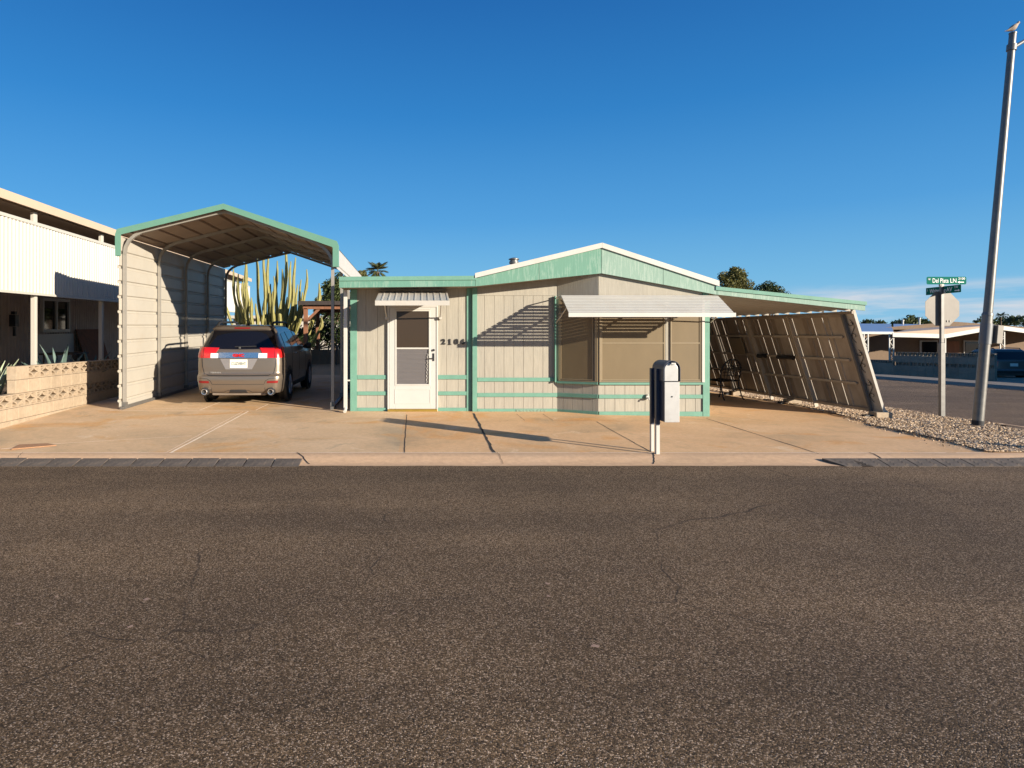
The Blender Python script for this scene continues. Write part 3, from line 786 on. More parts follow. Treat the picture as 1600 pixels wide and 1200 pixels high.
# slatted window awning
y0, z0, y1, z1 = YB-.03, 2.475, 11.42, 2.075
sl = Vector((0, y1-y0, z1-z0)); Ls = sl.length; sd = sl.normalized(); nn = Vector((0, -sd.z, sd.y)); nn = nn if nn.z > 0 else -nn
ns = 12; b = MB()
for k in range(ns):
    a = (k+.09)/ns; c = (k+.85)/ns
    xa = lerp(2.68, 2.62, (a+c)/2); xb = lerp(5.70, 5.575, (a+c)/2)
    pa = Vector((0,y0,z0))+sl*a; pc = Vector((0,y0,z0))+sl*c
    ln = [pa-nn*.003, pa+nn*.001, pa+sd*.010+nn*.005, pc-sd*.010+nn*.005, pc+nn*.001, pc-nn*.003]
    b.prism([(xa, q.y, q.z) for q in ln], (xb-xa, 0, 0))
wa = obj('window_awning', b, MT['white'], home)
b = MB(); b.box(2.605, 5.585, y1-.022, y1+.006, z1-.055, z1+.018); obj('lip', b, MT['white'], wa)
for x in (2.70, 3.4, 4.5, 5.5):
    b = MB(); b.bar(Vector((x,y0,z0))-nn*.03, Vector((x if 3 < x < 5 else x-.03,y1,z1))-nn*.03, .035, .03); obj('rafter', b, MT['white_metal'], wa)
for x in (2.66, 5.58):
    b = MB(); b.tube([(x,YB-.02 if x > 3 else YW-.1,1.95), (x,y1+.35,2.21)], .012, 8); b.tube([(x,YB-.02 if x > 3 else YW-.1,2.44), (x,y0,2.46)], .012, 6); obj('awning_arm', b, MT['white_metal'], wa)
# vent grille low in the wall
b = MB(); vx0, vx1, vz0, vz1 = (806-660)*.01282, (854-660)*.01282, .145, Z(639.5,YW)
b.box(vx0, vx1, YW-.028, YW-.0225, vz0, vz1)
for k in range(9): b.box(lerp(vx0,vx1,(k+.2)/9), lerp(vx0,vx1,(k+.75)/9), YW-.034, YW-.029, vz0+.01, vz1-.012)
obj('crawl_vent', b, mat('vent', (.16,.25,.19), .6, .45, 40), home)
# tap on the bay wall
b = MB(); c = Vector(((1010.5-660)*.0124, YB-.024, Z(621,YB)))
b.box(c.x-.03, c.x+.03, c.y-.05, c.y+.002, c.z-.035, c.z+.04); b.tube([c+Vector((0,-.05,.0)), c+Vector((0,-.09,-.01)), c+Vector((0,-.10,-.04))], .013, 10); b.lathe(c+Vector((0,-.03,.045)), [(.022,0),(.026,.004),(.026,.014),(.02,.018)], 10)
obj('garden_tap', b, MT['white'], home, smooth=40)
# downpipe at the left end
dx = (540-660)*.01275; b = MB(); b.box(dx-.035, dx+.035, 12.70, 12.76, G(dx,12.7)+.06, 2.60); b.tube([(dx,12.73,.26), (dx,12.70,.235), (dx-.0,12.60,.20)], .035, 10); b.box(dx+.035, XA0, 12.72, 12.74, .79, .82)
obj('downpipe', b, MT['white'], home, bevel=.004)
# ------------------------------------------------------------------ green edged metal carport on the left
DX, DZ = -.028, .024                     # the carport runs back slightly to the left and uphill
CY0, CDEP = 13.1, 7.7
def cp(x, y, z): return Vector((x+DX*(y-CY0), y, z+DZ*(y-CY0)))
XL, XR, XP = -6.20, -1.80, -4.06
ZL, ZR, ZPk = 3.80, 3.545, 4.31
car_shed = thing('metal_carport', 'tall open metal carport with a mint green gable edge, over the parked SUV', 'carport', (XP, CY0, .19))
def rib_path(y, ins=.0):
    """arched tube frame: leg, rounded eave, pitched rafters"""
    g = .185+DZ*(0)
    pts = [(XL+.05, g), (XL+.05, 1.5), (XL+.05, ZL-.42)]
    for t in (0,.25,.5,.75,1): 
        a = (XL+.05, ZL-.42); c = (XL+.05, ZL-.09); e = (XL+.42, ZL+.045)
        pts.append(tuple((1-t)**2*a[i]+2*t*(1-t)*c[i]+t*t*e[i] for i in (0,1)))
    pts += [(XP-.18, ZPk-.085), (XP, ZPk-.05), (XP+.18, ZPk-.105)]
    for t in (0,.25,.5,.75,1):
        a = (XR-.42, ZR+.09); c = (XR-.05, ZR-.09); e = (XR-.05, ZR-.42)
        pts.append(tuple((1-t)**2*a[i]+2*t*(1-t)*c[i]+t*t*e[i] for i in (0,1)))
    pts += [(XR-.05, 1.5), (XR-.05, g)]
    return [cp(x, y, z) for x, z in pts]
def square_sweep(b, pts, w):
    """square tube along a path that stays in a plane of constant y"""
    rings = []
    n = len(pts)
    for i, p in enumerate(pts):
        d = (pts[min(i+1,n-1)]-pts[max(i-1,0)]).normalized(); s = Vector((-d.z, 0, d.x)); y = Vector((0,1,0))
        rings.append([p+s*w/2-y*w/2, p+s*w/2+y*w/2, p-s*w/2+y*w/2, p-s*w/2-y*w/2])
    b.add([v for r in rings for v in r], [(i*4+k, i*4+(k+1)%4, (i+1)*4+(k+1)%4, (i+1)*4+k) for i in range(n-1) for k in range(4)]+[(3,2,1,0), ((n-1)*4,(n-1)*4+1,(n-1)*4+2,(n-1)*4+3)])
for k in range(5):
    y = CY0+.13+k*(CDEP-.21)/4
    b = MB(); square_sweep(b, rib_path(y), .06)
    o = obj('frame_hoop', b, MT['hoop'], car_shed, smooth=35)
    for x in (XL+.05, XR-.05):
        c = MB(); q = cp(x, y, .185); c.box(q.x-.045, q.x+.045, y-.045, y+.045, q.z+.02, q.z+.14); obj('foot', c, MT['galv'], o)
    if k < 4:                                         # dark screw caps where the ridges meet the leg
        pass
for x in (XL+.05, XR-.05):
    b = MB(); b.bar(cp(x, CY0-.02, .215), cp(x, CY0+CDEP, .215), .065, .065); obj('base_rail', b, MT['galv'], car_shed)
# ribbed sheets
def ridge_profile(L, pitch, up, first=None, wid=.075):
    out = [0]; pts = [(0,0)]; s = first if first is not None else pitch*.5
    while s < L-wid:
        pts += [(s,0), (s+.02,up), (s+wid-.02,up), (s+wid,0)]; s += pitch
    pts.append((L,0)); return pts
def ridged(name, A, B, out, pitch, m, y0=CY0-.03, y1=CY0+CDEP+.02, up=.028, first=None, parent=None, under=None):
    """sheet between A and B (x,z) with ridges running back along y; out: (x,z) outward"""
    A = Vector((A[0],0,A[1])); B = Vector((B[0],0,B[1])); d = B-A; L_ = d.length; d.normalize(); o = Vector((out[0],0,out[1])).normalized()
    pr = [A+d*s+o*h for s, h in ridge_profile(L_, pitch, up, first)]
    b = MB(); f = [cp(p.x, y0, p.z) for p in pr]; g = [cp(p.x, y1, p.z) for p in pr]; n = len(pr)
    b.add(f+g, [(i, i+1, n+i+1, n+i) for i in range(n-1)])
    t = [Vector((0,0,0))-o*.003]*1
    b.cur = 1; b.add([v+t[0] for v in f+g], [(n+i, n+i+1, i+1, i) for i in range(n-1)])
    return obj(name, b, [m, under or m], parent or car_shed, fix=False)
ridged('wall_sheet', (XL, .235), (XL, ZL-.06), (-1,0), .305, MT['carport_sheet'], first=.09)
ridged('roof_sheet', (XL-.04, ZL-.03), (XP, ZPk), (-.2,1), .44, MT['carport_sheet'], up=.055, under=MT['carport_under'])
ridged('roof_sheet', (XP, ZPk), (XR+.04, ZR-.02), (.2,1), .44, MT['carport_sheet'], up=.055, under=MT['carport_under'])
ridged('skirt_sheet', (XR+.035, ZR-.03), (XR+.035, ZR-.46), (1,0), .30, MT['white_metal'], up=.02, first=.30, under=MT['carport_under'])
# mint gable trim: an angle strip along the front edge
b = MB(); cl = [(XL-.07, ZL-.47), (XL-.07, ZL-.03), (XL-.035, ZL+.075), (XP, ZPk+.085), (XR+.05, ZR+.085), (XR+.085, ZR-.0), (XR+.085, ZR-.44)]
ci = [(XL+.045, ZL-.47), (XL+.045, ZL-.05), (XL+.055, ZL-.035), (XP, ZPk-.03), (XR-.045, ZR-.035), (XR-.03, ZR-.06), (XR-.03, ZR-.44)]
yf = CY0-.05; fr = []
for q, r in zip(cl, ci): fr += [cp(q[0], yf, q[1]), cp(r[0], yf, r[1]), cp(q[0], yf+.14, q[1]), cp(r[0], yf+.012, r[1])]
fs = []
for i in range(len(cl)-1):
    a, c = i*4, i*4+4
    fs += [(a, a+1, c+1, c), (a+2, c+2, c+3, a+3), (a, c, c+2, a+2), (a+1, a+3, c+3, c+1)]
fs += [(0,2,3,1), ((len(cl)-1)*4, (len(cl)-1)*4+1, (len(cl)-1)*4+3, (len(cl)-1)*4+2)]
obj('gable_trim', b.add(fr, fs), MT['mint_metal'], car_shed, fix=False)

# ------------------------------------------------------------------ carport roof and leaning wind wall on the right of the home
MT['batten'] = mat('batten', (.40,.345,.27), .6, .12, 3)
m_, nt_, b_ = nodes('wallboard')
oi_ = N(nt_, 'ShaderNodeObjectInfo'); st_ = noise(nt_, coords(nt_, (1,1,.25)), 5, 5, .65)
tint_ = ramp(nt_, oi_.outputs['Random'], [(0, (.21,.17,.13)), (.5, (.29,.24,.19)), (1, (.36,.31,.25))])
L(nt_, mixc(nt_, 1.0, tint_, ramp(nt_, st_, [(.3, (.75,.74,.72)), (.7, (1.12,1.12,1.12))]), 'MULTIPLY'), b_.inputs['Base Color']); b_.inputs['Roughness'].default_value = .6
MT['wallboard'] = m_
lean = thing('lean_to_carport', 'open side carport with a mint edged roof and an outward leaning board wall', 'carport', (7.2, 12.6, G(7.2, 12.6)))
fascia_pts = [(xf(1120.6),zf(460.3),zf(452.5)), (xf(1352),zf(485.5),zf(476.5))]
def part_fascia(name, pts, m, y0, th, parent):
    b = MB()
    (xa, la, ha), (xb, lb, hb) = pts
    b.add([(xa,y0,la),(xb,y0,lb),(xb,y0+th,lb),(xa,y0+th,la),(xa,y0,ha),(xb,y0,hb),(xb,y0+th,hb),(xa,y0+th,ha)], [(0,3,2,1),(4,5,6,7),(0,1,5,4),(1,2,6,5),(2,3,7,6),(3,0,4,7)])
    return obj(name, b, m, parent)
part_fascia('fascia', fascia_pts, MT['mint_pale'], YF, .03, lean)
part_fascia('fascia_cap', [(xf(1118),zf(453.2),zf(447.5)), (xf(1353.5),zf(477),zf(471.5))], MT['mint_trim'], YF-.02, .06, lean)
# deck: ribs running from the house outward, light underneath
xa, xb = xf(1121)+.03, xf(1351); za, zb_ = zf(452), zf(477)
b = MB(); y = YF+.045; pr = []
xe = xb-.06
pr = []
yy = YF+.045
while yy < 22.0:
    pr += [(yy,0),(yy+.30,0),(yy+.315,-.05),(yy+.335,-.05),(yy+.35,0)]; yy += .36
A = [Vector((xa, y, za-.05+h+.0*y)) for y, h in pr]; B = [Vector((xb-.1*(y-YF), y, zb_-.05+h+.006*(y-YF))) for y, h in pr]; n = len(pr)
b.add(A+B, [(i, i+1, n+i+1, n+i) for i in range(n-1)])
b.add([(xa,YF+.035,za-.005),(xb,YF+.035,zb_-.005),(xb-.97,22,zb_+.05),(xa,22,za-.005)], [(0,1,2,3)])
obj('roof_deck', b, MT['white_metal'], lean, fix=False)
b = MB(); b.bar((xb-.19, YF+.05, zb_-.135), (xb-1.12, 21.9, zb_-.075), .05, .05); obj('edge_beam', b, MT['wallboard'], lean)
# the leaning wall: direction back (-.1, 1, .014)
W0 = Vector((9.06, 12.9, .215)); T0 = Vector((8.36, 12.72, 2.13)); BK = Vector((-.1, 1, .014)); WL = 9.2
def wl(d, h, o=0.0):
    """point on the leaning wall: d back along it, h from foot (0) to head (1), o outward"""
    q = W0.lerp(T0, h)+BK*d
    return q+Vector((.94,.05,.34))*o
nb = 30; bw = WL/nb
random.seed(11)
for k in range(nb):
    d0 = k*bw+.0; d1 = (k+1)*bw-(.016 if k % 3 else .0)
    b = MB(); vs = [wl(d0,0), wl(d1,0), wl(d1,1), wl(d0,1), wl(d0,0,.012), wl(d1,0,.012), wl(d1,1,.012), wl(d0,1,.012)]
    b.add(vs, [(0,1,2,3),(7,6,5,4),(0,4,5,1),(1,5,6,2),(2,6,7,3),(3,7,4,0)])
    if k % 2: b.add([wl((d0+d1)/2-.02,0,-.001), wl((d0+d1)/2+.02,0,-.001), wl((d0+d1)/2+.02,1,-.001), wl((d0+d1)/2-.02,1,-.001), wl((d0+d1)/2-.012,0,-.022), wl((d0+d1)/2+.012,0,-.022), wl((d0+d1)/2+.012,1,-.022), wl((d0+d1)/2-.012,1,-.022)], [(4,7,6,5),(0,4,5,1),(1,5,6,2),(2,6,7,3),(3,7,4,0)])
    obj('wall_board', b, MT['wallboard'], lean)
for h in (.275, .52, .765):
    b = MB(); b.bar(wl(.15,h,-.032), wl(WL-.05,h,-.032), .05, .035, up=(.94,0,.3)); obj('girt', b, MT['batten'], lean)
b = MB(); b.bar(wl(0,.0,-.03), wl(WL,0,-.03), .06, .05, up=(.94,0,.3)); b.bar(wl(0,.99,-.03), wl(WL,.99,-.03), .06, .05, up=(.94,0,.3)); obj('plate_rail', b, MT['wallboard'], lean)
for k, d in enumerate((1.55, 3.1, 4.65, 6.2, 7.75)):
    b = MB(); b.bar(wl(d,-.06,-.05), wl(d,1.02,-.05), .085, .04, up=BK); b.bar(wl(d+.11,-.02,-.04), wl(d+.11,1.0,-.04), .035, .03, up=BK); obj('stud', b, MT['batten'], lean)
# near end: two leaning posts with wrought scrolls between
b = MB(); b.bar(wl(-.02,-.07,-.04), wl(-.02,1.03,-.04), .05, .05, up=BK); obj('post', b, MT['galv_dark'], lean)
b = MB(); b.bar(wl(-.24,-.085,.03), wl(-.24,1.04,.03), .06, .05, up=(1,0,0)); b.bar(wl(-.25,-.06,.12), wl(-.25,.02,.03), .05, .03, up=(1,0,0)); obj('post', b, MT['white_metal'], lean)
b = MB(); b.add([wl(-.21,-.03,.02), wl(.02,-.03,.02), wl(.02,1.02,.02), wl(-.21,1.02,.02), wl(-.21,-.03,.03), wl(.02,-.03,.03), wl(.02,1.02,.03), wl(-.21,1.02,.03)], [(0,1,2,3),(7,6,5,4),(0,4,5,1),(1,5,6,2),(2,6,7,3),(3,7,4,0)]); obj('end_panel', b, MT['white_metal'], lean)
for k in range(3):
    b = MB(); h0 = .10+.31*k
    for sgn, hh in ((1, h0), (-1, h0+.13)):
        pts = []
        for i in range(22):
            a = i/21*4.6*sgn; r = .055*(1-i/30); c = (-.12, hh+.05)
            pts.append(wl(c[0]+r*math.cos(a)*1.4, c[1]+r*math.sin(a)*.55, -.0))
        b.tube(pts, .006, 5)
    b.tube([wl(-.12+.07*math.sin(t/12*6.28), h0-.02+.24*t/12, 0) for t in range(13)], .006, 5)
    obj('scroll', b, MT['iron'], lean, smooth=60)
# concrete pads under the posts
for k, d in enumerate((-.22, 2.35, 4.6, 6.9)):
    q = wl(d, 0); x, y = q.x-.02, q.y
    b = MB(); b.box(x-.15, x+.17, y-.12, y+.12, G(x,y)-.05, G(x,y)+.13)
    o = obj('concrete_pad', b, MT['block'], origin=(x, y, G(x,y)), bevel=.012)
    tag(o, ['nearest concrete pad block, under the foot of the leaning wall by the gravel corner', 'second concrete pad block under the leaning carport wall', 'third concrete pad block, in the gravel under the leaning wall', 'farthest concrete pad block under the leaning wall, near the black chair'][k], 'block')
    c = MB(); c.box(x-.31, x-.155, y-.05, y+.07, G(x,y)-.03, G(x,y)+.075); o2 = obj('dark_brick', c, MT['dark'], origin=(x-.23, y, G(x,y)), bevel=.006)
    tag(o2, ['dark paver lying beside the pad at the near foot of the leaning wall', 'dark paver beside the second pad of the leaning wall', 'dark paver beside the third pad of the leaning wall', 'dark paver beside the farthest pad of the leaning wall'][k], 'brick')
# two black foam rolls tied to the middle rail
for k, (d0, d1) in enumerate(((2.75,3.05),(1.75,2.3))):
    b = MB(); b.tube([wl(d0+(d1-d0)*t/6, .52+.004*math.sin(t), -.085) for t in range(7)], .05, 10)
    o = obj('foam_roll', b, MT['blackplastic'], origin=wl(d0,.52,-.085), smooth=40); tag(o, ['shorter black foam roll on the middle rail, deeper in the carport', 'longer black foam roll on the middle rail, nearer the street'][k], 'foam roll')
# board leaning against the wall
b = MB(); b.add([wl(3.55,.52,-.08), wl(4.1,.52,-.08), wl(4.1,.74,-.08), wl(3.55,.74,-.08), wl(3.55,.52,-.06), wl(4.1,.52,-.06), wl(4.1,.74,-.06), wl(3.55,.74,-.06)], [(0,1,2,3),(7,6,5,4),(0,4,5,1),(1,5,6,2),(2,6,7,3),(3,7,4,0)])
tag(obj('notice_board', b, MT['tan_frame'], origin=wl(3.8,.6,-.07)), 'blank tan board fixed to the leaning carport wall', 'board')
# iron patio chair
C0 = gp(1139, 620); C0 = Vector((7.55, 16.2, G(7.55, 16.2)))
chair = thing('patio_chair', 'black wrought iron patio chair in the shade of the side carport', 'chair', C0, R(200))
def lobj(name, b, m, p, **k): return obj(name, b, m, p, world=False, **k)
b = MB()
for i in range(7): b.tube([(lerp(-.24,.24,i/6), -.22, .43), (lerp(-.25,.25,i/6), .24, .41)], .008, 5)
b.tube([(-.26,-.24,.43),(.26,-.24,.43),(.26,.25,.41),(-.26,.25,.41),(-.26,-.24,.43)], .014, 6); lobj('seat', b, MT['iron'], chair)
b = MB(); arc = [(-.26+0*.1, .25, .41)]+[(-.27*math.cos(math.pi*t/10), .28+.06*math.sin(math.pi*t/10), .62+.28*math.sin(math.pi*t/10)) for t in range(11)]+[(.26,.25,.41)]
b.tube(arc, .015, 6)
for i in range(1, 6):
    x = lerp(-.25,.25,i/6); b.tube([(x,.25,.42),(x*.9,.31,.62+.28*math.sqrt(max(0,1-(x/.27)**2))-.01)], .008, 5)
b.tube([(.0+.09*math.cos(a/8*6.28), .305, .66+.09*math.sin(a/8*6.28)) for a in range(9)], .007, 5); b.sheet(lambda u, v: (lerp(-.22,.22,u)*(1-.25*v*v), .27+.05*v, .46+.36*v), 6, 6) if False else None
for i in range(1, 5):
    z = .46+.075*i; b.tube([(-.24,.27+.02*i,z),(.24,.27+.02*i,z)], .007, 5)
lobj('backrest', b, MT['iron'], chair)
chair.scale = (1.15,1.15,1.12)
for s in (-1, 1):
    b = MB(); b.tube([(s*.27,.29,.66),(s*.30,.05,.68),(s*.30,-.20,.65),(s*.27,-.26,.60),(s*.26,-.24,.43)], .013, 6); lobj('armrest', b, MT['iron'], chair)
    b = MB(); b.tube([(s*.25,-.23,.43),(s*.25,-.25,.25),(s*.27,-.29,.06),(s*.28,-.33,.0)], .013, 6); lobj('leg', b, MT['iron'], chair)
    b = MB(); b.tube([(s*.25,.24,.42),(s*.25,.27,.25),(s*.26,.33,.06),(s*.27,.38,.0)], .013, 6); lobj('leg', b, MT['iron'], chair)
# ------------------------------------------------------------------ cars (local axes: x right, y forward, rear at y=0, ground z=0)
def plan_y(S, x, z):
    """rear surface"""
    w = S['w'](z); r = S['rc']; yr = S['yr'](z); ax = abs(x)
    crown = S['crown']*(ax/max(w,.01))**2
    if ax <= w-r: return yr+crown
    q = min(r, ax-(w-r)); return yr+crown+r-math.sqrt(max(0, r*r-q*q))
def interp(pts):
    def f(z):
        for (a, va), (b, vb) in zip(pts, pts[1:]):
            if z <= b:
                t = clamp((z-a)/(b-a), 0, 1); return lerp(va, vb, t)
        return pts[-1][1]
    return f
def build_suv(name, label, loc, rz, spec):
    car = thing(name, label, 'car', loc, rz)
    S = dict(w=interp(spec['w']), yr=interp(spec['yr']), yf=interp(spec['yf']), rc=spec['rc'], crown=.05)
    zs = sorted(set([round(.24+(spec['h']-.24)*k/44, 4) for k in range(45)]+[spec['hood'], spec['hood']+.02, spec['belt']]))
    rc, rf = spec['rc'], .34
    def loop(z):
        w = S['w'](z); yr = S['yr'](z); yf = S['yf'](z); pts = []
        for i in range(13):                                # rear, left to right
            x = lerp(-(w-rc), w-rc, i/12); pts.append((x, plan_y(S, x, z)))
        for i in range(1, 9):                              # right rear corner
            x = w-rc+rc*math.sin(math.pi/2*i/8); pts.append((x, plan_y(S, min(x, w-1e-5), z)))
        y0 = pts[-1][1]
        f = min(rf, max(.1, (yf-y0)*.3))
        for i in range(1, 16): pts.append((w, lerp(y0, yf-f, i/15)))
        for i in range(1, 9):
            a = math.pi/2*i/8; pts.append((w-f+f*math.cos(a), yf-f+f*math.sin(a)))
        for i in range(1, 8): pts.append((lerp(w-f, -(w-f), i/8), yf+.03*math.sin(math.pi*i/8)))
        for i in range(0, 8):
            a = math.pi/2*i/8; pts.append((-(w-f)-f*math.sin(a), yf-f+f*math.cos(a)))
        for i in range(0, 15): pts.append((-w, lerp(yf-f, y0, i/15)))
        for i in range(0, 8):
            x = -(w-rc+rc*math.cos(math.pi/2*i/8)); pts.append((x, plan_y(S, max(x, -w+1e-5), z)))
        return [(x, y, z) for x, y in pts]
    loops = [loop(z) for z in zs]; n = len(loops[0]); b = MB()
    top = loops[-1]; cx = sum(p[0] for p in top)/n; cy = sum(p[1] for p in top)/n
    for k, (sc_, dz) in enumerate(((.92,.018),(.75,.032),(.45,.042),(.1,.046))):
        loops.append([(cx+(x-cx)*sc_, cy+(y-cy)*sc_, z+dz) for x, y, z in top])
    b.add([p for l in loops for p in l], [(j*n+i, j*n+(i+1)%n, (j+1)*n+(i+1)%n, (j+1)*n+i) for j in range(len(loops)-1) for i in range(n)]+[tuple(range(n))[::-1], tuple((len(loops)-1)*n+i for i in range(n))])
    obj('body', b, spec['paint'], car, world=False, smooth=38)
    def rear(x, z, o):
        e = .01; y = plan_y(S, x, z); dx = (plan_y(S, x+e, z)-plan_y(S, x-e, z))/(2*e); dz = (plan_y(S, x, z+e)-plan_y(S, x, z-e))/(2*e)
        nv = Vector((dx, -1, dz)).normalized(); return Vector((x, y, z))+nv*o
    def side(s, y, z, o): return Vector((s*(S['w'](z)+o), y, z))
    def patch(nm, m, tl, tr, br, bl, o=.006, nu=16, nv=6, th=.02, fn=None, parent=car, bow=0):
        """four cornered panel that follows the body skin"""
        fn = fn or rear; b = MB(); F = []; Bk = []
        for j in range(nv+1):
            for i in range(nu+1):
                u, v = i/nu, j/nv
                t = (lerp(tl[0],tr[0],u), lerp(tl[1],tr[1],u)); q = (lerp(bl[0],br[0],u), lerp(bl[1],br[1],u)-bow*4*u*(1-u))
                a = (lerp(t[0],q[0],v), lerp(t[1],q[1],v)); F.append(fn(a[0], a[1], o)); Bk.append(fn(a[0], a[1], o-th))
        k = (nu+1)*(nv+1); g = lambda i, j: j*(nu+1)+i
        fs = [(g(i,j), g(i+1,j), g(i+1,j+1), g(i,j+1)) for j in range(nv) for i in range(nu)]
        rim = [g(i,0) for i in range(nu)]+[g(nu,j) for j in range(nv)]+[g(i,nv) for i in range(nu,0,-1)]+[g(0,j) for j in range(nv,0,-1)]
        for a, c in zip(rim, rim[1:]+rim[:1]): fs.append((a, k+a, k+c, c))
        b.add(F+Bk, fs)
        return obj(nm, b, m, parent, world=False, smooth=40)
    return car, S, rear, side, patch
def wheels(car, S, ry, fy, r, wid=.22):
    for s in (-1, 1):
        for y in (ry, fy):
            xo = S['w'](.62)+.012
            c = MB(); c.lathe((s*(xo-.06), y, r+.005), [(r+.065,-.01),(r+.065,.052*1)] if s > 0 else [(r+.065,.01),(r+.065,-.052)], 30, 'x')
            arch = obj('wheel_arch', c, MT['blackplastic'], car, world=False, smooth=40)
            c = MB(); q = s*(xo+.010); pr = [(.21*1.0,-wid),(r-.02,-wid),(r,-wid+.03),(r,-.03),(r-.02,-.004),(.235,0),(.225,-.02)]
            c.lathe((q, y, r), [(a, s*h) for a, h in pr], 32, 'x'); t = obj('wheel', c, MT['tyre'], car, world=False, smooth=40)
            c = MB(); c.lathe((q, y, r), [(.232, s*-.012),(.215,s*-.004),(.205,s*-.03),(.06,s*-.028),(.05,s*-.008),(.03,s*-.004)], 28, 'x')
            for k in range(6):
                a = k*math.pi/3+.2; d = Vector((0, math.cos(a), math.sin(a))); c.bar(Vector((q-s*.014, y, r))+d*.04, Vector((q-s*.010, y, r))+d*.208, .055, .02, up=(1,0,0))
            obj('rim', c, MT['rim'], t, world=False, smooth=40)
# ---- the SUV in the carport
RY = 13.62
spec = dict(h=1.66, hood=1.06, belt=1.16, rc=.17, paint=MT['carpaint'],
    w=[(.2,.84),(.30,.885),(.55,.92),(.85,.925),(1.05,.915),(1.18,.885),(1.3,.835),(1.5,.745),(1.60,.69),(1.66,.635)],
    yr=[(.2,.10),(.27,.045),(.34,.02),(.52,0),(.60,.012),(.64,.085),(.98,.10),(1.12,.125),(1.18,.16),(1.55,.40),(1.62,.46),(1.66,.56)],
    yf=[(.2,4.62),(.5,4.70),(.75,4.66),(1.0,4.45),(1.06,4.30),(1.08,3.55),(1.16,3.35),(1.4,2.85),(1.6,2.45),(1.66,2.25)])
cz = G(-3.88, 14.5)+.012
suv, S, rear, side, patch = build_suv('parked_suv', 'champagne silver SUV parked under the metal carport, seen from behind', (-3.93, RY, cz), R(1.2), spec)
suv.rotation_euler = (R(1.3), 0, R(1.2))
patch('rear_window', MT['carglass'], (-.655,1.575), (.655,1.575), (.80,1.195), (-.80,1.195), bow=.025, o=.008)
patch('spoiler', MT['carpaint'], (-.62,1.655), (.62,1.655), (.66,1.585), (-.66,1.585), o=.03, th=.05)
patch('brake_light', MT['darkred'], (-.17,1.615), (.17,1.615), (.17,1.59), (-.17,1.59), o=.034, nu=6, nv=2)
for s in (-1, 1):
    A = sorted
    def q(pts): return [(s*x, z) for x, z in pts] if s > 0 else [(s*x, z) for x, z in (pts[1], pts[0], pts[3], pts[2])]
    t = patch('tail_light', MT['red'], *q([(.43,1.20),(.905,1.215),(.921,.99),(.56,.985)]), o=.014, nu=18)
    patch('reversing_lens', MT['lens'], *q([(.425,1.085),(.60,1.085),(.60,.985),(.425,.985)]), o=.018, nu=8, nv=4, parent=t)
    patch('lens_divider', MT['darkred'], *q([(.752,1.2),(.764,1.2),(.764,.99),(.752,.99)]), o=.019, nu=2, nv=4, parent=t)
    patch('reflector', MT['darkred'], *q([(.62,.50),(.84,.505),(.83,.455),(.61,.455)]), o=.006, nu=8, nv=3)
    b = MB(); b.lathe((s*.70, 0, .275), [(.064,.16),(.064,-.03),(.058,-.036),(.046,-.034),(.044,.10),(.01,.10)], 24, 'y'); e = obj('exhaust_tip', b, MT['chrome'], suv, world=False, smooth=40)
    b = MB(); b.lathe((s*.70, 0, .275), [(.085,.10),(.085,.006),(.07,.004)], 24, 'y'); obj('surround', b, MT['blackplastic'], e, world=False)
    # side glass: three panes a side, and the door gaps
    for nm, pts in (('side_window', [(.80,1.50),(1.28,1.535),(1.36,1.20),(.72,1.21)]), ('side_window', [(1.36,1.54),(2.12,1.555),(2.22,1.185),(1.44,1.20)]), ('side_window', [(2.22,1.55),(2.50,1.53),(3.16,1.18),(2.32,1.185)])):
        patch(nm, MT['carglass'], *pts, o=.008, nu=6, nv=6, fn=lambda y, z, o, s=s: side(s, y, z, o))
    for y0 in (1.40, 2.27, 3.22):
        patch('door_gap', MT['dark'], (y0,1.18), (y0+.012,1.18), (y0+.012+(-.1 if y0 < 1.5 else 0),.42), (y0+(-.1 if y0 < 1.5 else 0),.42), o=.003, nu=1, nv=8, th=.006, fn=lambda y, z, o, s=s: side(s, y, z, o))
    for y0 in (1.55, 2.42):
        b = MB(); b.tube([side(s,y0,1.03,.0), side(s,y0+.02,1.035,.03), side(s,y0+.16,1.035,.03), side(s,y0+.18,1.03,.0)], .014, 8); obj('door_handle', b, MT['chrome'], suv, world=False, smooth=40)
    patch('sill', MT['blackplastic'], (1.38,.36), (3.25,.36), (3.25,.26), (1.38,.26), o=.012, nu=4, nv=2, fn=lambda y, z, o, s=s: side(s, y, z, o))
    b = MB(); c = Vector((s*1.02, 3.0, 1.16)); b.lathe(c, [(.02,-.07),(.075,-.05),(.095,0),(.08,.06),(.03,.085)], 14); b.tube([c, (s*.88, 3.05, 1.13)], .025, 8); obj('door_mirror', b, MT['blackplastic'], suv, world=False, smooth=60)
    b = MB(); x = s*.60; b.tube([(x,.66,1.665),(x,.74,1.735),(x,.9,1.755),(x,2.0,1.765),(x,2.25,1.74),(x,2.35,1.66)], [.03,.028,.026,.026,.026,.03], 8); obj('roof_rail', b, MT['blackplastic'], suv, world=False, smooth=60)
g_ = patch('garnish', MT['chrome'], (-.425,1.10), (.425,1.10), (.425,.985), (-.425,.985), o=.028, nu=12, nv=4)
text_obj('badge', 'GMC', .085, .006, MT['red'], facing((0,.060,1.043), (1,0,0)), None, bold=.004, sx=1.25).parent = g_
patch('plate_recess', mat('recess', (.27,.25,.24), .4, .05, 4, metal=.4), (-.40,.972), (.40,.972), (.28,.745), (-.28,.745), o=.004, nu=12, nv=4)
pl = patch('number_plate', MT['plate'], (-.185,.955), (.185,.955), (.185,.775), (-.185,.775), o=.016, nu=4, nv=2)
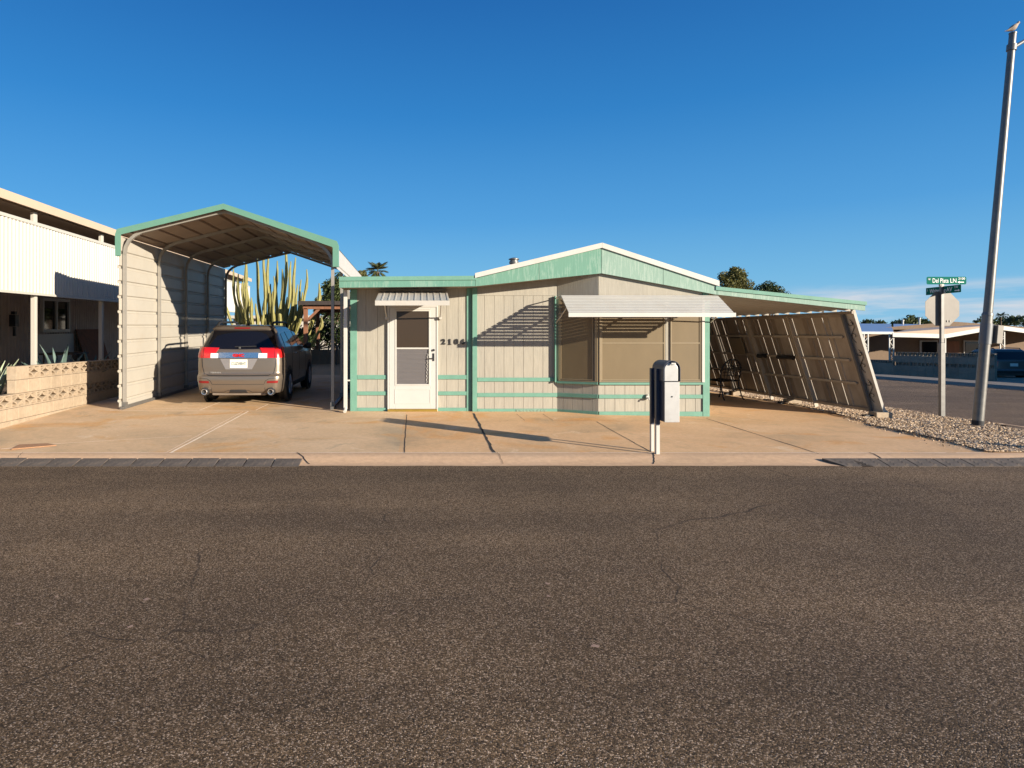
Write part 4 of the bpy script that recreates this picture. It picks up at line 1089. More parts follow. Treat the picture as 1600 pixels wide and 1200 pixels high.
for o_ in [text_obj('plate_text', 'CUZABHT', .095, .001, MT['plate_ink'], facing((0.015,.066,.868), (1,0,0)), None, bold=0, sx=.72)]: o_.parent = pl
o_ = text_obj('model_lettering', 'TERRAIN', .044, .003, MT['mail'], facing((-.49,.082,.675), (1,0,0)), None, sx=1.25); o_.parent = suv
# hatch shut line, bumper step lines, lower valance
def line_rear(nm, m, pts, w=.012, o=.004, parent=None):
    b = MB(); F = []
    for i, (x, z) in enumerate(pts):
        a = Vector(pts[max(0,i-1)]); c = Vector(pts[min(len(pts)-1,i+1)]); d = (c-a).normalized(); nrm = Vector((-d.y, d.x))*w/2
        F += [rear(x+nrm.x, z+nrm.y, o), rear(x-nrm.x, z-nrm.y, o), rear(x+nrm.x, z+nrm.y, o-.01), rear(x-nrm.x, z-nrm.y, o-.01)]
    fs = []
    for i in range(len(pts)-1):
        a, c = 4*i, 4*i+4; fs += [(a,c,c+1,a+1), (a,a+2,c+2,c), (a+1,c+1,c+3,a+3)]
    return obj(nm, b.add(F, fs), m, parent or suv, world=False)
def dense(pts, n=8):
    out = []
    for a, c in zip(pts, pts[1:]): out += [(lerp(a[0],c[0],i/n), lerp(a[1],c[1],i/n)) for i in range(n)]
    return out+[pts[-1]]
line_rear('hatch_gap', MT['dark'], dense([(-.79,.975),(-.775,.80),(-.74,.66),(-.64,.618),(-.3,.612),(.3,.612),(.64,.618),(.74,.66),(.775,.80),(.79,.975)]), .014, .004)
line_rear('bumper_crease', MT['dark'], dense([(-.82,.56),(-.66,.55),(-.58,.50),(-.55,.43),(.55,.43),(.58,.50),(.66,.55),(.82,.56)]), .008, .004)
line_rear('bumper_crease', MT['dark'], dense([(-.57,.36),(-.57,.26),(-.30,.262),(-.22,.30),(.22,.30),(.30,.262),(.57,.26),(.57,.36)]), .008, .004)
patch('tow_cover', MT['dark'], (-.16,.315), (.16,.315), (.20,.25), (-.20,.25), o=.006, nu=6, nv=3)
b = MB().box(-.58,.58,.10,.5,.185,.25); obj('valance', b, mat('valance', (.20,.16,.125), .6, .1, 5), suv, world=False, bevel=.03)
b = MB().box(-.74,.74,.5,4.3,.20,.30); obj('underbody', b, MT['dark'], suv, world=False)
b = MB(); b.bar(rear(-.10,1.215,.02), rear(.36,1.225,.025), .022, .015); b.lathe(rear(0,1.20,.01), [(.035,-.02),(.03,.02)], 12); obj('wiper', b, MT['blackplastic'], suv, world=False)
b = MB(); b.tube([(.03,.78,1.69),(.035,.72,1.76),(.0,.56,1.86)], [.02,.008,.003], 6); b.lathe((.03,.80,1.68), [(.05,0),(.04,.03),(.01,.05)], 10); obj('aerial', b, MT['blackplastic'], suv, world=False)
wheels(suv, S, .97, 3.83, .355)

# ---- the SUV across the side street
spec2 = dict(h=1.62, hood=.98, belt=1.08, rc=.15, paint=MT['carpaint_b'],
    w=[(.2,.80),(.34,.86),(.6,.89),(.95,.89),(1.1,.87),(1.25,.83),(1.5,.74),(1.62,.66)],
    yr=[(.2,.1),(.3,.02),(.5,0),(.58,.08),(1.0,.10),(1.1,.13),(1.5,.30),(1.56,.34),(1.62,.42)],
    yf=[(.2,4.4),(.6,4.48),(.9,4.35),(.98,4.2),(1.0,3.4),(1.1,3.2),(1.4,2.75),(1.56,2.5),(1.62,2.3)])
X2, Y2 = 31.5, 34.0
suv2, S, rear, side, patch = build_suv('parked_suv', 'grey SUV in the shade across the side street, beside the block wall', (X2, Y2, -.52), R(-12), spec2)
patch('rear_window', MT['carglass'], (-.64,1.50), (.64,1.50), (.76,1.10), (-.76,1.10), o=.008)
for s in (-1, 1):
    def q(pts): return [(s*x, z) for x, z in pts] if s > 0 else [(s*x, z) for x, z in (pts[1], pts[0], pts[3], pts[2])]
    patch('tail_light', MT['red'], *q([(.70,1.02),(.865,1.02),(.87,.72),(.72,.74)]), o=.012, nu=6)
    for pts in ([(.62,1.46),(1.16,1.49),(1.24,1.12),(.56,1.12)], [(1.26,1.49),(2.0,1.50),(2.1,1.10),(1.34,1.11)], [(2.1,1.50),(2.36,1.48),(3.0,1.10),(2.2,1.10)]):
        patch('side_window', MT['carglass'], *pts, o=.008, nu=5, nv=4, fn=lambda y, z, o, s=s: side(s, y, z, o))
    b = MB(); x = s*.60; b.tube([(x,.6,1.62),(x,.7,1.70),(x,2.0,1.71),(x,2.2,1.62)], .024, 8); obj('roof_rail', b, MT['blackplastic'], suv2, world=False)
patch('number_plate', MT['plate'], (-.18,.90), (.18,.90), (.18,.74), (-.18,.74), o=.012, nu=3, nv=2)
patch('bumper_strip', MT['blackplastic'], (-.83,.50), (.83,.50), (.83,.36), (-.83,.36), o=.012, nu=18, nv=3)
wheels(suv2, S, .9, 3.55, .34)
# ------------------------------------------------------------------ block wall on the left, with pierced courses
def bwx(Y): return -7.06-.075*(Y-10.7)
bd = Vector((-.075, 1, 0)).normalized(); bn = Vector((1, .075, 0)).normalized()
def bw(s, o, z): return Vector((bwx(9.0), 9.0, 0))+bd*s+bn*o+Vector((0,0,z))
wall = thing('block_wall', 'low tan block wall with pierced decorative courses beside the driveway', 'wall', bw(4,0,0)+Vector((0,0,.15)))
HC = .24; TH = .15
def wblock(b, s0, s1, z0, z1, th=TH):
    q = [bw(s0,0,z0), bw(s1,0,z0), bw(s1,-th,z0), bw(s0,-th,z0), bw(s0,0,z1), bw(s1,0,z1), bw(s1,-th,z1), bw(s0,-th,z1)]
    b.add(q, [(0,3,2,1),(4,5,6,7),(0,1,5,4),(1,2,6,5),(2,3,7,6),(3,0,4,7)])
tops = [.43, .67, .91, 1.15]; S_UP = 2.17; BLK = .41; SEND = 12.2
def course(z0, z1, s0):
    b = MB(); s = s0
    while s < SEND: wblock(b, s+.004, min(SEND, s+BLK-.004), z0, z1-.006); s += BLK
    c = obj('block_course', b, MT['block'], wall, bevel=.006); return c
course(-.05, .22, 0); course(.22, .43, -.2); course(.67, .91, S_UP)
def screen_block(s0, z0, z1, solid=False):
    b = MB(); s1 = s0+BLK-.006; z1 -= .006; t = .022; wd = (s1-s0)
    if solid: wblock(b, s0, s1, z0, z1)
    else:
        wblock(b, s0, s1, z0, z0+t); wblock(b, s0, s1, z1-t, z1); wblock(b, s0, s0+t, z0+t, z1-t); wblock(b, s1-t, s1, z0+t, z1-t)
        w2 = (s1-s0)/2-t; h2 = (z1-z0)/2-t; n = 8
        for (cs, cz, a0) in ((s0+t, z0+t, 0), (s1-t, z0+t, 90), (s0+t, z1-t, 270), (s1-t, z1-t, 180)):
            vs = []
            for i in range(n+1):
                a = R(a0+90*i/n)
                for k in (1.0, .80):
                    for o in (-.006, -TH+.01): vs.append(bw(cs+w2*k*math.cos(a), o, cz+h2*k*math.sin(a)))
            fs = []
            for i in range(n):
                k = i*4; fs += [(k,k+1,k+5,k+4), (k+2,k+6,k+7,k+3), (k,k+4,k+6,k+2), (k+1,k+3,k+7,k+5)]
            b.add(vs, fs)
            lb = [bw(cs, -.075, cz)]+[bw(cs+w2*.82*math.cos(R(a0+90*i/n)), -.075, cz+h2*.82*math.sin(R(a0+90*i/n))) for i in range(n+1)]
            b.add(lb, [tuple(range(n+2))])
    return obj('screen_block' if not solid else 'end_block', b, MT['block'], wall)
s = .0
while s < SEND-.2: screen_block(s, .431, .67); s += BLK
s = S_UP; k = 0
while s < SEND-.2: screen_block(s, .911, 1.15, k == 0); s += BLK; k += 1
# ------------------------------------------------------------------ neighbouring home on the left
ND = Vector((-.066, 1, .024))
def nb(Y, off, z): return Vector((-8.38-.0713*(Y-11.76)-off*1.08, Y*1.08, 1.6+(z-1.6)*1.08+.0259*(Y-11.76)))
nbr = thing('neighbour_home', 'long white neighbouring home with a corrugated porch screen and peach roof edge', 'house', nb(20, 1, .1))
def nbox(b, Y0, Y1, o0, o1, z0, z1):
    q = [nb(Y0,o0,z0), nb(Y1,o0,z0), nb(Y1,o1,z0), nb(Y0,o1,z0), nb(Y0,o0,z1), nb(Y1,o0,z1), nb(Y1,o1,z1), nb(Y0,o1,z1)]
    b.add(q, [(0,1,2,3),(4,7,6,5),(0,4,5,1),(1,5,6,2),(2,6,7,3),(3,7,4,0)])
NY0, NY1 = 5.0, 34.2
b = MB(); Y = NY0; pr = []
while Y < NY1: pr += [(Y,0),(Y+.045,0),(Y+.06,.018),(Y+.095,.018),(Y+.11,0)]; Y += .125
lo = [nb(y, -h, 2.54) for y, h in pr]; hi = [nb(y, -h, 3.90) for y, h in pr]; n = len(pr)
b.add(lo+hi, [(i, n+i, n+i+1, i+1) for i in range(n-1)]); b.add([nb(NY0,.03,2.54), nb(NY1,.03,2.54), nb(NY1,.03,3.9), nb(NY0,.03,3.9)], [(0,1,2,3)])
sc_ = obj('porch_screen', b, MT['panel_white'], nbr, fix=False)
b = MB(); nbox(b, NY0, NY1, -.03, .05, 3.90, 3.965); nbox(b, NY0, NY1, -.03, .05, 2.49, 2.54); obj('rail', b, MT['panel_white'], sc_)
b = MB(); nbox(b, NY0, NY1+.1, -.10, -.06, 4.20, 4.37); obj('fascia', b, MT['peach'], nbr)
b = MB(); nbox(b, NY0, NY1, -.059, 4.5, 4.26, 4.34); obj('roof', b, MT['white_metal'], nbr)
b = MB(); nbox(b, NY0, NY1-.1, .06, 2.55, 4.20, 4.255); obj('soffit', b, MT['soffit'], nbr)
for Y in (10.0, 13.1, 16.25, 19.4, 22.5, 25.6, 28.7, 31.8, 34.1):
    b = MB(); nbox(b, Y-.045, Y+.045, .055, .15, .1, 4.19); nbox(b, Y-.09, Y-.055, .055, .13, 2.5, 4.19)
    obj('porch_post', b, MT['panel_white'], nbr, bevel=.006)
b = MB(); nbox(b, NY0, NY1, .0, 2.6, .0, .42); obj('porch_floor', b, MT['sidewalk'], nbr)
b = MB(); Y = NY0; pr = []
while Y < NY1: pr += [(Y,0),(Y+.10,0),(Y+.11,.015),(Y+.13,.015),(Y+.14,0)]; Y += .15
lo = [nb(y, 2.6-h, .42) for y, h in pr]; hi = [nb(y, 2.6-h, 4.2) for y, h in pr]; n = len(pr)
b.add(lo+hi, [(i, n+i, n+i+1, i+1) for i in range(n-1)]); nbox(b, NY0, NY1, 2.61, 6, .0, 4.2)
obj('wall', b, MT['old_wall'], nbr, fix=False)
def nwindow(Y0, Y1, z0, z1):
    b = MB()
    for (a, c, e, f) in ((Y0,Y0+.08,z0,z1),(Y1-.08,Y1,z0,z1),(Y0+.08,Y1-.08,z0,z0+.08),(Y0+.08,Y1-.08,z1-.08,z1),((Y0+Y1)/2-.04,(Y0+Y1)/2+.04,z0+.08,z1-.08)): nbox(b, a, c, 2.50, 2.60, e, f)
    w = obj('window', b, MT['panel_white'], nbr); b = MB(); nbox(b, Y0+.08, Y1-.08, 2.56, 2.58, z0+.08, z1-.08); obj('pane', b, MT['carglass'], w)
nwindow(18.0, 19.6, 1.68, 2.66); nwindow(25.5, 27, 1.68, 2.66)
b = MB(); nbox(b, 15.0, 15.9, 2.52, 2.585, .42, 2.5); d = obj('door', b, MT['old_wall'], nbr, bevel=.01); b = MB(); nbox(b, 15.78, 15.83, 2.46, 2.52, 1.3, 1.55); obj('handle', b, MT['iron'], d)
b = MB(); nbox(b, 16.5, 16.66, 2.42, 2.585, 1.85, 2.15); nbox(b, 16.53, 16.63, 2.45, 2.55, 2.16, 2.24); nbox(b, 16.55, 16.61, 2.46, 2.52, 1.6, 1.84); obj('wall_lamp', b, MT['iron'], nbr)
b = MB(); nbox(b, 17.75, 19.9, 2.545, 2.585, .42, 1.62); obj('lower_panel', b, MT['panel_white'], nbr)
# things on that porch
q = nb(20.2, 2.2, .42); b = MB()
def porch_box(b, Y0, Y1, o0, o1, z0, z1): nbox(b, Y0, Y1, o0, o1, z0, z1)
A = [nb(20.0,2.1,.425), nb(21.7,2.1,.425), nb(21.7,2.52,1.75), nb(20.0,2.52,1.75)]
b.prism(A, (-.03,0,-.01)); tag(obj('rusty_panel', b, MT['rust'], origin=q), 'rust brown sheet leaning against the neighbouring porch wall', 'panel')
tb = thing('patio_table', 'small dark table on the shaded neighbouring porch', 'table', nb(17.2, 1.5, .42))
b = MB(); nbox(b, 16.75, 17.65, 1.05, 1.95, 1.10, 1.14); obj('top', b, MT['darkwood'], tb)
for (y, o) in ((16.82,1.12),(17.58,1.12),(16.82,1.88),(17.58,1.88)):
    b = MB(); b.bar(nb(y,o,.42), nb(y+.05*(1 if y < 17 else -1),o,1.10), .035, .035); obj('leg', b, MT['darkwood'], tb)
# planting strip and agaves behind the wall
def agave(loc, n, Ln, m, label, seed, up=.9):
    rg = random.Random(seed); root = thing('agave', label, 'agave', loc, group='agaves behind the block wall')
    for k in range(n):
        a = k*2.399+rg.uniform(-.15,.15); t = k/n; el = lerp(R(82), R(18), t*up)*rg.uniform(.9,1.08); l = Ln*rg.uniform(.8,1.08); w = .058*Ln*rg.uniform(.85,1.15)
        d = Vector((math.cos(a), math.sin(a), 0)); sd = Vector((-d.y, d.x, 0)); b = MB(); vs = []; nn = 7; p = Vector((0,0,.02))+d*.03
        for i in range(nn+1):
            u = i/nn; e = el-.35*u*u; wd = w*(1-u**2.2)*(0.75+.5*math.sin(min(1,u*2)*1.57)*.6)+.002
            up_ = Vector((0,0,1))*math.cos(e)-d*math.sin(e)
            vs += [p-sd*wd+up_*wd*.45, p+up_*-.01, p+sd*wd+up_*wd*.45, p-up_*(.025*(1-u)+.003)]
            p = p+(d*math.cos(e)+Vector((0,0,1))*math.sin(e))*l/nn
        fs = []
        for i in range(nn):
            k4 = i*4
            for (x, y) in ((0,1),(1,2),(2,3),(3,0)): fs.append((k4+x, k4+y, k4+4+y, k4+4+x))
        b.add(vs, fs); obj('leaf', b, m, root, world=False, smooth=70)
    return root
struct('planting_bed', grid(axis((-12.5,-7.2,10)), axis((6,24,18)), lambda x, y: .05+.026*(y-8.6)), MT['dirt'])
agave((-8.30,14.6,.25), 26, 1.25, MT['agave'], 'large dark blue green agave behind the shaded end of the block wall', 1)
agave((-8.40,16.2,.25), 20, 1.15, MT['agave'], 'dark agave touching the carport side of the porch, behind the larger one', 2)
agave((-8.35,12.4,.16), 18, 1.18, MT['agave_pale'], 'pale green agave whose tips show over the middle of the raised block wall', 3)
agave((-8.30,11.3,.14), 18, 1.15, MT['agave_pale'], 'pale agave behind the stepped end of the block wall', 4)
agave((-8.0,10.3,.12), 16, .80, MT['agave_pale'], 'small pale agave at the lower step of the block wall', 5)
# ------------------------------------------------------------------ yard behind the carport
rgc = random.Random(21)
cac = thing('column_cactus', 'huge many armed column cactus in the yard behind the carport', 'cactus', (-6.35, 27.0, G(-6.35,27)))
arms = [(-1.55,3.9),(-1.15,4.6),(-.95,3.2),(-.75,5.0),(-.45,4.3),(-.3,5.05),(-.15,4.75),(.05,4.5),(.25,3.7),(.4,4.1),(.62,5.25),(.78,4.4),(1.05,4.5),(1.25,3.1),(1.55,4.0),(2.05,3.45),(-.6,2.6),(.1,3.1),(.5,2.7),(-1.0,2.3),(1.0,2.3),(1.7,2.4),(-1.4,2.5),(-.2,3.5),(.85,3.3),(-2.05,3.7),(-1.8,4.15),(2.2,2.0)]+[(rgc.uniform(-1.7,1.2), rgc.uniform(1.8,3.9)) for q in range(22)]
for k, (dx, h) in enumerate(arms):
    dy = rgc.uniform(-.7,.7); r = rgc.uniform(.062,.088); pts = []; rs = []
    n = 11; bx, by = dx*.22, dy*.3
    for i in range(n+1):
        t = i/n; e = 1-(1-t)**2.2
        pts.append(Vector((lerp(bx, dx, e)+.03*math.sin(i*1.3+k), lerp(by, dy, e), h*t))); rs.append(r*(.85+.15*math.sin(i*2.1+k)) if i < n-1 else r*.62 if i == n-1 else .02)
    b = MB(); rings = []; N_ = 12
    for i, p in enumerate(pts):
        rings += [p+Vector((math.cos(2*math.pi*j/N_), math.sin(2*math.pi*j/N_), 0))*rs[i]*(1.12 if j % 2 else .78) for j in range(N_)]
    b.add(rings, [(i*N_+j, i*N_+(j+1)%N_, (i+1)*N_+(j+1)%N_, (i+1)*N_+j) for i in range(n) for j in range(N_)]+[tuple(n*N_+j for j in range(N_))])
    obj('stem', b, MT['cactus'], cac, world=False, fix=False)
# pergola
pg = thing('pergola', 'dark flat roofed wooden pergola in the yard behind the carport', 'pergola', (-3.6, 27, G(-3.6,27)))
b = MB(); b.box(-4.95,-1.7,25.6,29.4,3.10,3.16); b.box(-4.98,-1.7,25.55,25.6,3.02,3.18); obj('roof', b, MT['darkwood'], pg)
b = MB(); b.box(-4.8,-1.7,25.7,25.85,2.86,3.08); b.box(-4.8,-1.7,29.0,29.15,2.86,3.08)
for x in (-4.4,-3.6,-2.8,-2.0): b.box(x-.04,x+.04,25.66,29.3,3.02,3.09)
obj('beam', b, MT['wood'], pg)
for x, y in ((-4.70,25.78),(-4.75,29.08),(-2.0,25.78),(-2.0,29.08)):
    b = MB(); b.box(x-.08,x+.08,y-.08,y+.08,G(x,y)-.05,2.9); p_ = obj('post', b, MT['wood'], pg, bevel=.008)
    b = MB(); b.bar((x,y,2.35), (x+(.55 if x < -3 else -.55),y,2.88), .08, .1); obj('brace', b, MT['wood'], p_)
# grey wall with pierced top at the back of the yard
yw = thing('yard_wall', 'grey block wall with a pierced top course at the back of the yard', 'wall', (-4, 28.6, .57))
b = MB(); x = -9.0
while x < 1.5: b.box(x+.004,x+.396,28.5,28.65,.45,1.17); x += .4
obj('block_course', b, MT['grey_block'], yw)
b = MB(); x = -9.0
while x < 1.5:
    b.box(x+.004,x+.396,28.5,28.65,1.171,1.195); b.box(x+.004,x+.396,28.5,28.65,1.345,1.375)
    for q in (0,.19,.37): b.box(x+.006+q,x+.026+q,28.5,28.65,1.195,1.345)
    for s_ in (-1,1): b.tube([(x+.1+.1*(s_+1),28.575,1.27)]*1+[(x+.2+s_*.095+.05*math.cos(a*.785),28.575,1.27+.055*math.sin(a*.785)) for a in range(9)], .014, 5)
    x += .4
obj('screen_course', b, MT['grey_block'], yw)
# stakes and white pots by the pergola
for k, (x, h) in enumerate(((-3.72,1.75),(-3.5,1.6))):
    b = MB(); b.tube([(x,27.6,.5),(x+.02,27.6,.5+h)], .025, 6); tag(obj('garden_stake', b, MT['galv'], origin=(x,27.6,.5)), ['taller grey stake standing by the pergola posts','shorter grey stake beside the taller one by the pergola'][k], 'stake')
# cream house far behind the cactus
fh = thing('cream_house', 'cream house seen low between the cactus and the pergola', 'house', (-7.0, 44, .6))
b = MB(); b.box(-13,-1.0,44,52,.5,3.1); obj('wall', b, MT['panel_white'], fh); b = MB(); b.box(-13.4,-.6,43.5,52.4,3.1,3.3); obj('roof', b, MT['white_metal'], fh)
b = MB(); b.box(-8.6,-7.4,43.95,43.99,1.4,2.5); w_ = obj('window', b, MT['white'], fh); b = MB(); b.box(-8.5,-7.5,43.92,43.945,1.5,2.4); obj('pane', b, MT['carglass'], w_)
# ------------------------------------------------------------------ trees
def tree(name, label, loc, h, trunk_h, lumps, leaf, nleaf, ls, seed, group=None, cat='tree', r=.16):
    """lumps: (dx, dy, z, radius, squash)"""
    rg = random.Random(seed); t = thing(name, label, cat, loc, group=group)
    b = MB(); b.tube([(0,0,-.1),(.03,.02,trunk_h*.5),(0,.05,trunk_h)], [r*1.3,r,r*.8], 8)
    for (dx, dy, z, rad, sq) in lumps[:8]: b.tube([(0,.05,trunk_h*.9),(dx*.4,dy*.4,lerp(trunk_h,z,.5)),(dx,dy,z)], [r*.6,r*.35,r*.12], 6)
    obj('trunk', b, MT['bark'], t, world=False, smooth=60)
    tot = sum(l[3]**2 for l in lumps); b = MB()
    for (dx, dy, z, rad, sq) in lumps:
        for k in range(int(nleaf*rad*rad/tot)):
            d = Vector((rg.gauss(0,1), rg.gauss(0,1), rg.gauss(0,1))).normalized()*rad*(rg.random()**.38)*rg.uniform(.82,1.12)
            p = Vector((dx+d.x, dy+d.y, z+d.z*sq)); a = Vector((rg.gauss(0,1), rg.gauss(0,1), rg.gauss(0,1))).normalized(); c = a.orthogonal().normalized(); e = a.cross(c); s = ls*rg.uniform(.6,1.3)
            b.add([p-c*s, p+e*s*.45, p+c*s, p-e*s*.45], [(0,1,2,3)])
    obj('crown', b, leaf, t, world=False, fix=False)
    return t
def lumps_round(seed, n, R_, z, rr, sq=.85, hz=.8):
    rg = random.Random(seed); out = []
    for k in range(n):
        a = rg.uniform(0, 6.28); d = R_*math.sqrt(rg.random()); out.append((d*math.cos(a), d*math.sin(a), z+rg.uniform(-1,1)*hz*(1-d/R_*.5), rr*rg.uniform(.6,1.15), sq))
    return out
# behind the pergola
tree('broadleaf_tree', 'dark bushy tree behind the pergola', (-5.0,36,.6), 6, 1.6, [(.1,0,3.7,.75,.9),(-.4,.2,3.0,.8,.8),(.35,.3,2.8,1.0,.8),(.3,0,4.35,.5,1),(-.25,0,4.0,.45,1),(.75,.1,3.3,.6,.9)], MT['leaf_mid'], 7500, .09, 3)
tree('shrub', 'dark hedge like shrub along the yard wall by the pergola', (-5.3,31.5,.6), 3, .6, [(dx,0,1.3+.3*math.sin(dx*3),.75,.9) for dx in (-.8,-.1,.5,1.1,1.7,2.3,2.9,3.5)], MT['leaf_dark'], 6500, .085, 4, cat='shrub', r=.06)
tree('broadleaf_tree', 'round olive tree top peeping over the home roof by the carport', (P(565, 0, 46).x, 46, .6), 6, 4.6, [(-.1,0,5.80,.27,.9),(.12,.1,5.85,.25,.9),(0,.1,5.5,.30,.9),(.25,0,5.6,.22,.9),(-.25,0,5.4,.32,.9)], MT['leaf_olive'], 1600, .07, 8)
# beyond the right hand roof
q = Vector(((1148-660)*.048, 48, .2)); tree('broadleaf_tree', 'olive green tree top above the side carport roof', q, 6, 3.4, [(-.5,0,5.6,.75,.85),(.2,0,6.2,.75,.85),(.75,.1,5.5,.7,.85),(-.1,.2,5.0,.9,.8),(.1,.2,6.6,.45,.9),(-.75,.1,6.2,.45,.9)], MT['leaf_olive'], 6000, .09, 9)
q = Vector(((1200-660)*.05, 50, -.1)); tree('broadleaf_tree', 'dark green dense tree tops above the side carport roof', q, 6, 3.2, [(-1.7,0,5.3,.55,.9),(-1.2,0,5.0,.7,.9),(-.5,0,5.6,.6,.9),(.1,0,5.8,.65,.9),(.7,0,5.4,.65,.9),(1.3,0,5.0,.6,.9),(1.8,0,4.6,.6,.8),(0,.3,4.8,1.2,.7),(2.3,0,4.5,.4,.8)], MT['leaf_dark'], 8000, .085, 10)
def palm(label, loc, h, n, fl, seed, r=.16, leaf=None, group=None, lean_=0.0):
    rg = random.Random(seed); t = thing('palm_tree', label, 'palm', loc, group=group)
    b = MB(); b.tube([(0,0,-.1),(lean_*.4,0,h*.5),(lean_,0,h)], [r*1.2,r,r*.9], 9); obj('trunk', b, MT['bark'], t, world=False, smooth=60)
    b = MB()
    for k in range(n):
        a = k*2.399+rg.uniform(-.2,.2); el = lerp(1.45, -.55, ((k+.5)/n)**1.3)+rg.uniform(-.1,.1); d = Vector((math.cos(a), math.sin(a), 0)); sd = Vector((-d.y,d.x,0)); p = Vector((lean_,0,h)); l = fl*rg.uniform(.8,1.1)
        prev = p
        for i in range(10):
            u = i/9; e = el-1.0*u; nx_ = prev+(d*math.cos(e)+Vector((0,0,1))*math.sin(e))*l/10
            b.add([prev-sd*.012, prev+sd*.012, nx_+sd*.01, nx_-sd*.01], [(0,1,2,3)])
            if i > 2:
                ll = fl*.42*math.sin(math.pi*(u*.8+.15))
                fwd = (nx_-prev).normalized()
                for sg in (-1,1):
                    for j in range(4):
                        q0 = prev.lerp(nx_, j*.25); tip = q0+(sd*sg*.75+fwd*.75-Vector((0,0,.25+rg.random()*.25))).normalized()*ll; b.add([q0-fwd*.03*fl, q0+fwd*.03*fl, tip], [(0,1,2)])
            prev = nx_
    obj('crown', b, leaf or MT['palm'], t, world=False, fix=False); return t
palm('fan of palm fronds showing above the mint fascia near the carport', (-2.95, 42, .6), 5.5, 24, .95, 4)
# ------------------------------------------------------------------ mailbox at the kerb
MB0 = Vector((3.25, 8.83, .075))
mail = thing('mailbox', 'tall silver kerbside mailbox with a domed top on two flat posts', 'mailbox', MB0)
xl, xr, ya, yb_ = 3.175, 3.395, 8.42, 8.84
zb, zt = 1.06, 1.335
def dome(x0, x1, z0, z1, n=14):
    r = (x1-x0)/2; c = (x0+x1)/2; zc = z1-r
    return [(x0,z0)]+[(c-r*math.cos(math.pi*i/n), zc+r*math.sin(math.pi*i/n)) for i in range(n+1)]+[(x1,z0)]
b = MB(); pr = dome(xl, xr, zb, zt); pi_ = dome(xl+.006, xr-.006, zb+.001, zt-.006)
n = len(pr)
vs = [(x,ya,z) for x, z in pr]+[(x,yb_,z) for x, z in pr]+[(x,ya,z) for x, z in pi_]+[(x,ya+.045,z) for x, z in pi_]
fs = [(i,i+1,n+i+1,n+i) for i in range(n-1)]+[(i,2*n+i,2*n+i+1,i+1) for i in range(n-1)]+[(2*n+i,3*n+i,3*n+i+1,2*n+i+1) for i in range(n-1)]+[tuple(n+i for i in range(n)), tuple(3*n+i for i in range(n))[::-1], (0,n,2*n-1,n-1)]
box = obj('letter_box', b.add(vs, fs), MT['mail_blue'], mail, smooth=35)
b = MB(); pd = dome(xl+.012, xr-.03, zb+.004, zt-.03); b.prism([(x, ya+.004, z) for x, z in pd], (0,.02,0)); door2 = obj('door', b, MT['mail'], box, bevel=.004)
b = MB(); b.box(3.265,3.325,ya-.028,ya+.002,zt-.05,zt-.028); b.box(3.25,3.27,ya-.018,ya+.003,zt-.06,zt-.045); obj('latch', b, MT['white_clean'], door2, bevel=.003)
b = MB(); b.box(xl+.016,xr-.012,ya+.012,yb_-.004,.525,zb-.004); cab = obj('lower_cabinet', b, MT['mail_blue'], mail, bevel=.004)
b = MB(); b.box(xl+.014,xr-.010,ya+.004,ya+.0115,.522,zb-.006); fp = obj('front_panel', b, MT['mail'], cab, bevel=.003)
b = MB(); b.lathe((3.285,0,.86), [(.010,ya-.002),(.010,ya+.004)], 12, 'y'); obj('lock', b, MT['dark'], fp)
for (x0, y0, zs) in ((xl-.028, 8.80, .445), (xl-.034, 8.59, .475)):
    b = MB(); b.box(x0, xl+.012, y0, y0+.025, .05, zs); b.box(x0, x0+.006, y0+.025, y0+.06, .05, zs); pp = obj('post', b, MT['white'], mail)
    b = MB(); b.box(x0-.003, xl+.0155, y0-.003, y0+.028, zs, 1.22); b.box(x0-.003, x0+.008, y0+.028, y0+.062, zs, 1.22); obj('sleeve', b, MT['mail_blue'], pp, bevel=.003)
# ------------------------------------------------------------------ street name post with the back of a stop sign
SX_, SY_ = 11.28, 13.9; sg0 = G(SX_, SY_)-.02
sp = thing('street_sign', 'grey sign post with green street name blades and the back of a stop sign', 'sign', (SX_, SY_, sg0))
b = MB(); b.box(SX_-.048,SX_+.048,SY_-.04,SY_+.04,sg0,1.55); b.box(SX_-.036,SX_+.036,SY_-.03,SY_+.03,1.55,2.72); obj('post', b, MT['galv'], sp, bevel=.006)
b = MB(); rr = .37/math.cos(math.pi/8); oc = [(SX_+.04+rr*math.cos(R(22.5+45*k)), SY_+.034, 2.29+rr*math.sin(R(22.5+45*k))) for k in range(8)]
b.prism(oc, (0,.004,0)); st = obj('stop_sign', b, MT['alu'], sp)
oc2 = [(SX_+.04+(x-SX_-.04)*.995, SY_+.0390, 2.29+(z-2.29)*.995) for x, y, z in oc]; b = MB(); b.prism(oc2, (0,.001,0)); fw = obj('white_border', b, MT['sign_white'], st)
oc3 = [(SX_+.04+(x-SX_-.04)*.94, SY_+.0405, 2.29+(z-2.29)*.94) for x, y, z in oc]; b = MB(); b.prism(oc3, (0,.001,0)); obj('red_face', b, MT['red'], st)
text_obj('lettering', 'STOP', .27, .001, MT['sign_white'], facing((SX_+.04,SY_+.0425,2.29),(-1,0,0)), st, bold=.004)
b = MB()
for z in (2.02, 2.56): b.box(SX_-.06,SX_+.06,SY_+.0305,SY_+.0335,z,z+.03)
b.box(SX_+.13,SX_+.15,SY_+.022,SY_+.0335,2.0,2.04); b.box(SX_+.19,SX_+.21,SY_+.022,SY_+.0335,2.0,2.04); obj('clamp', b, MT['galv'], st)
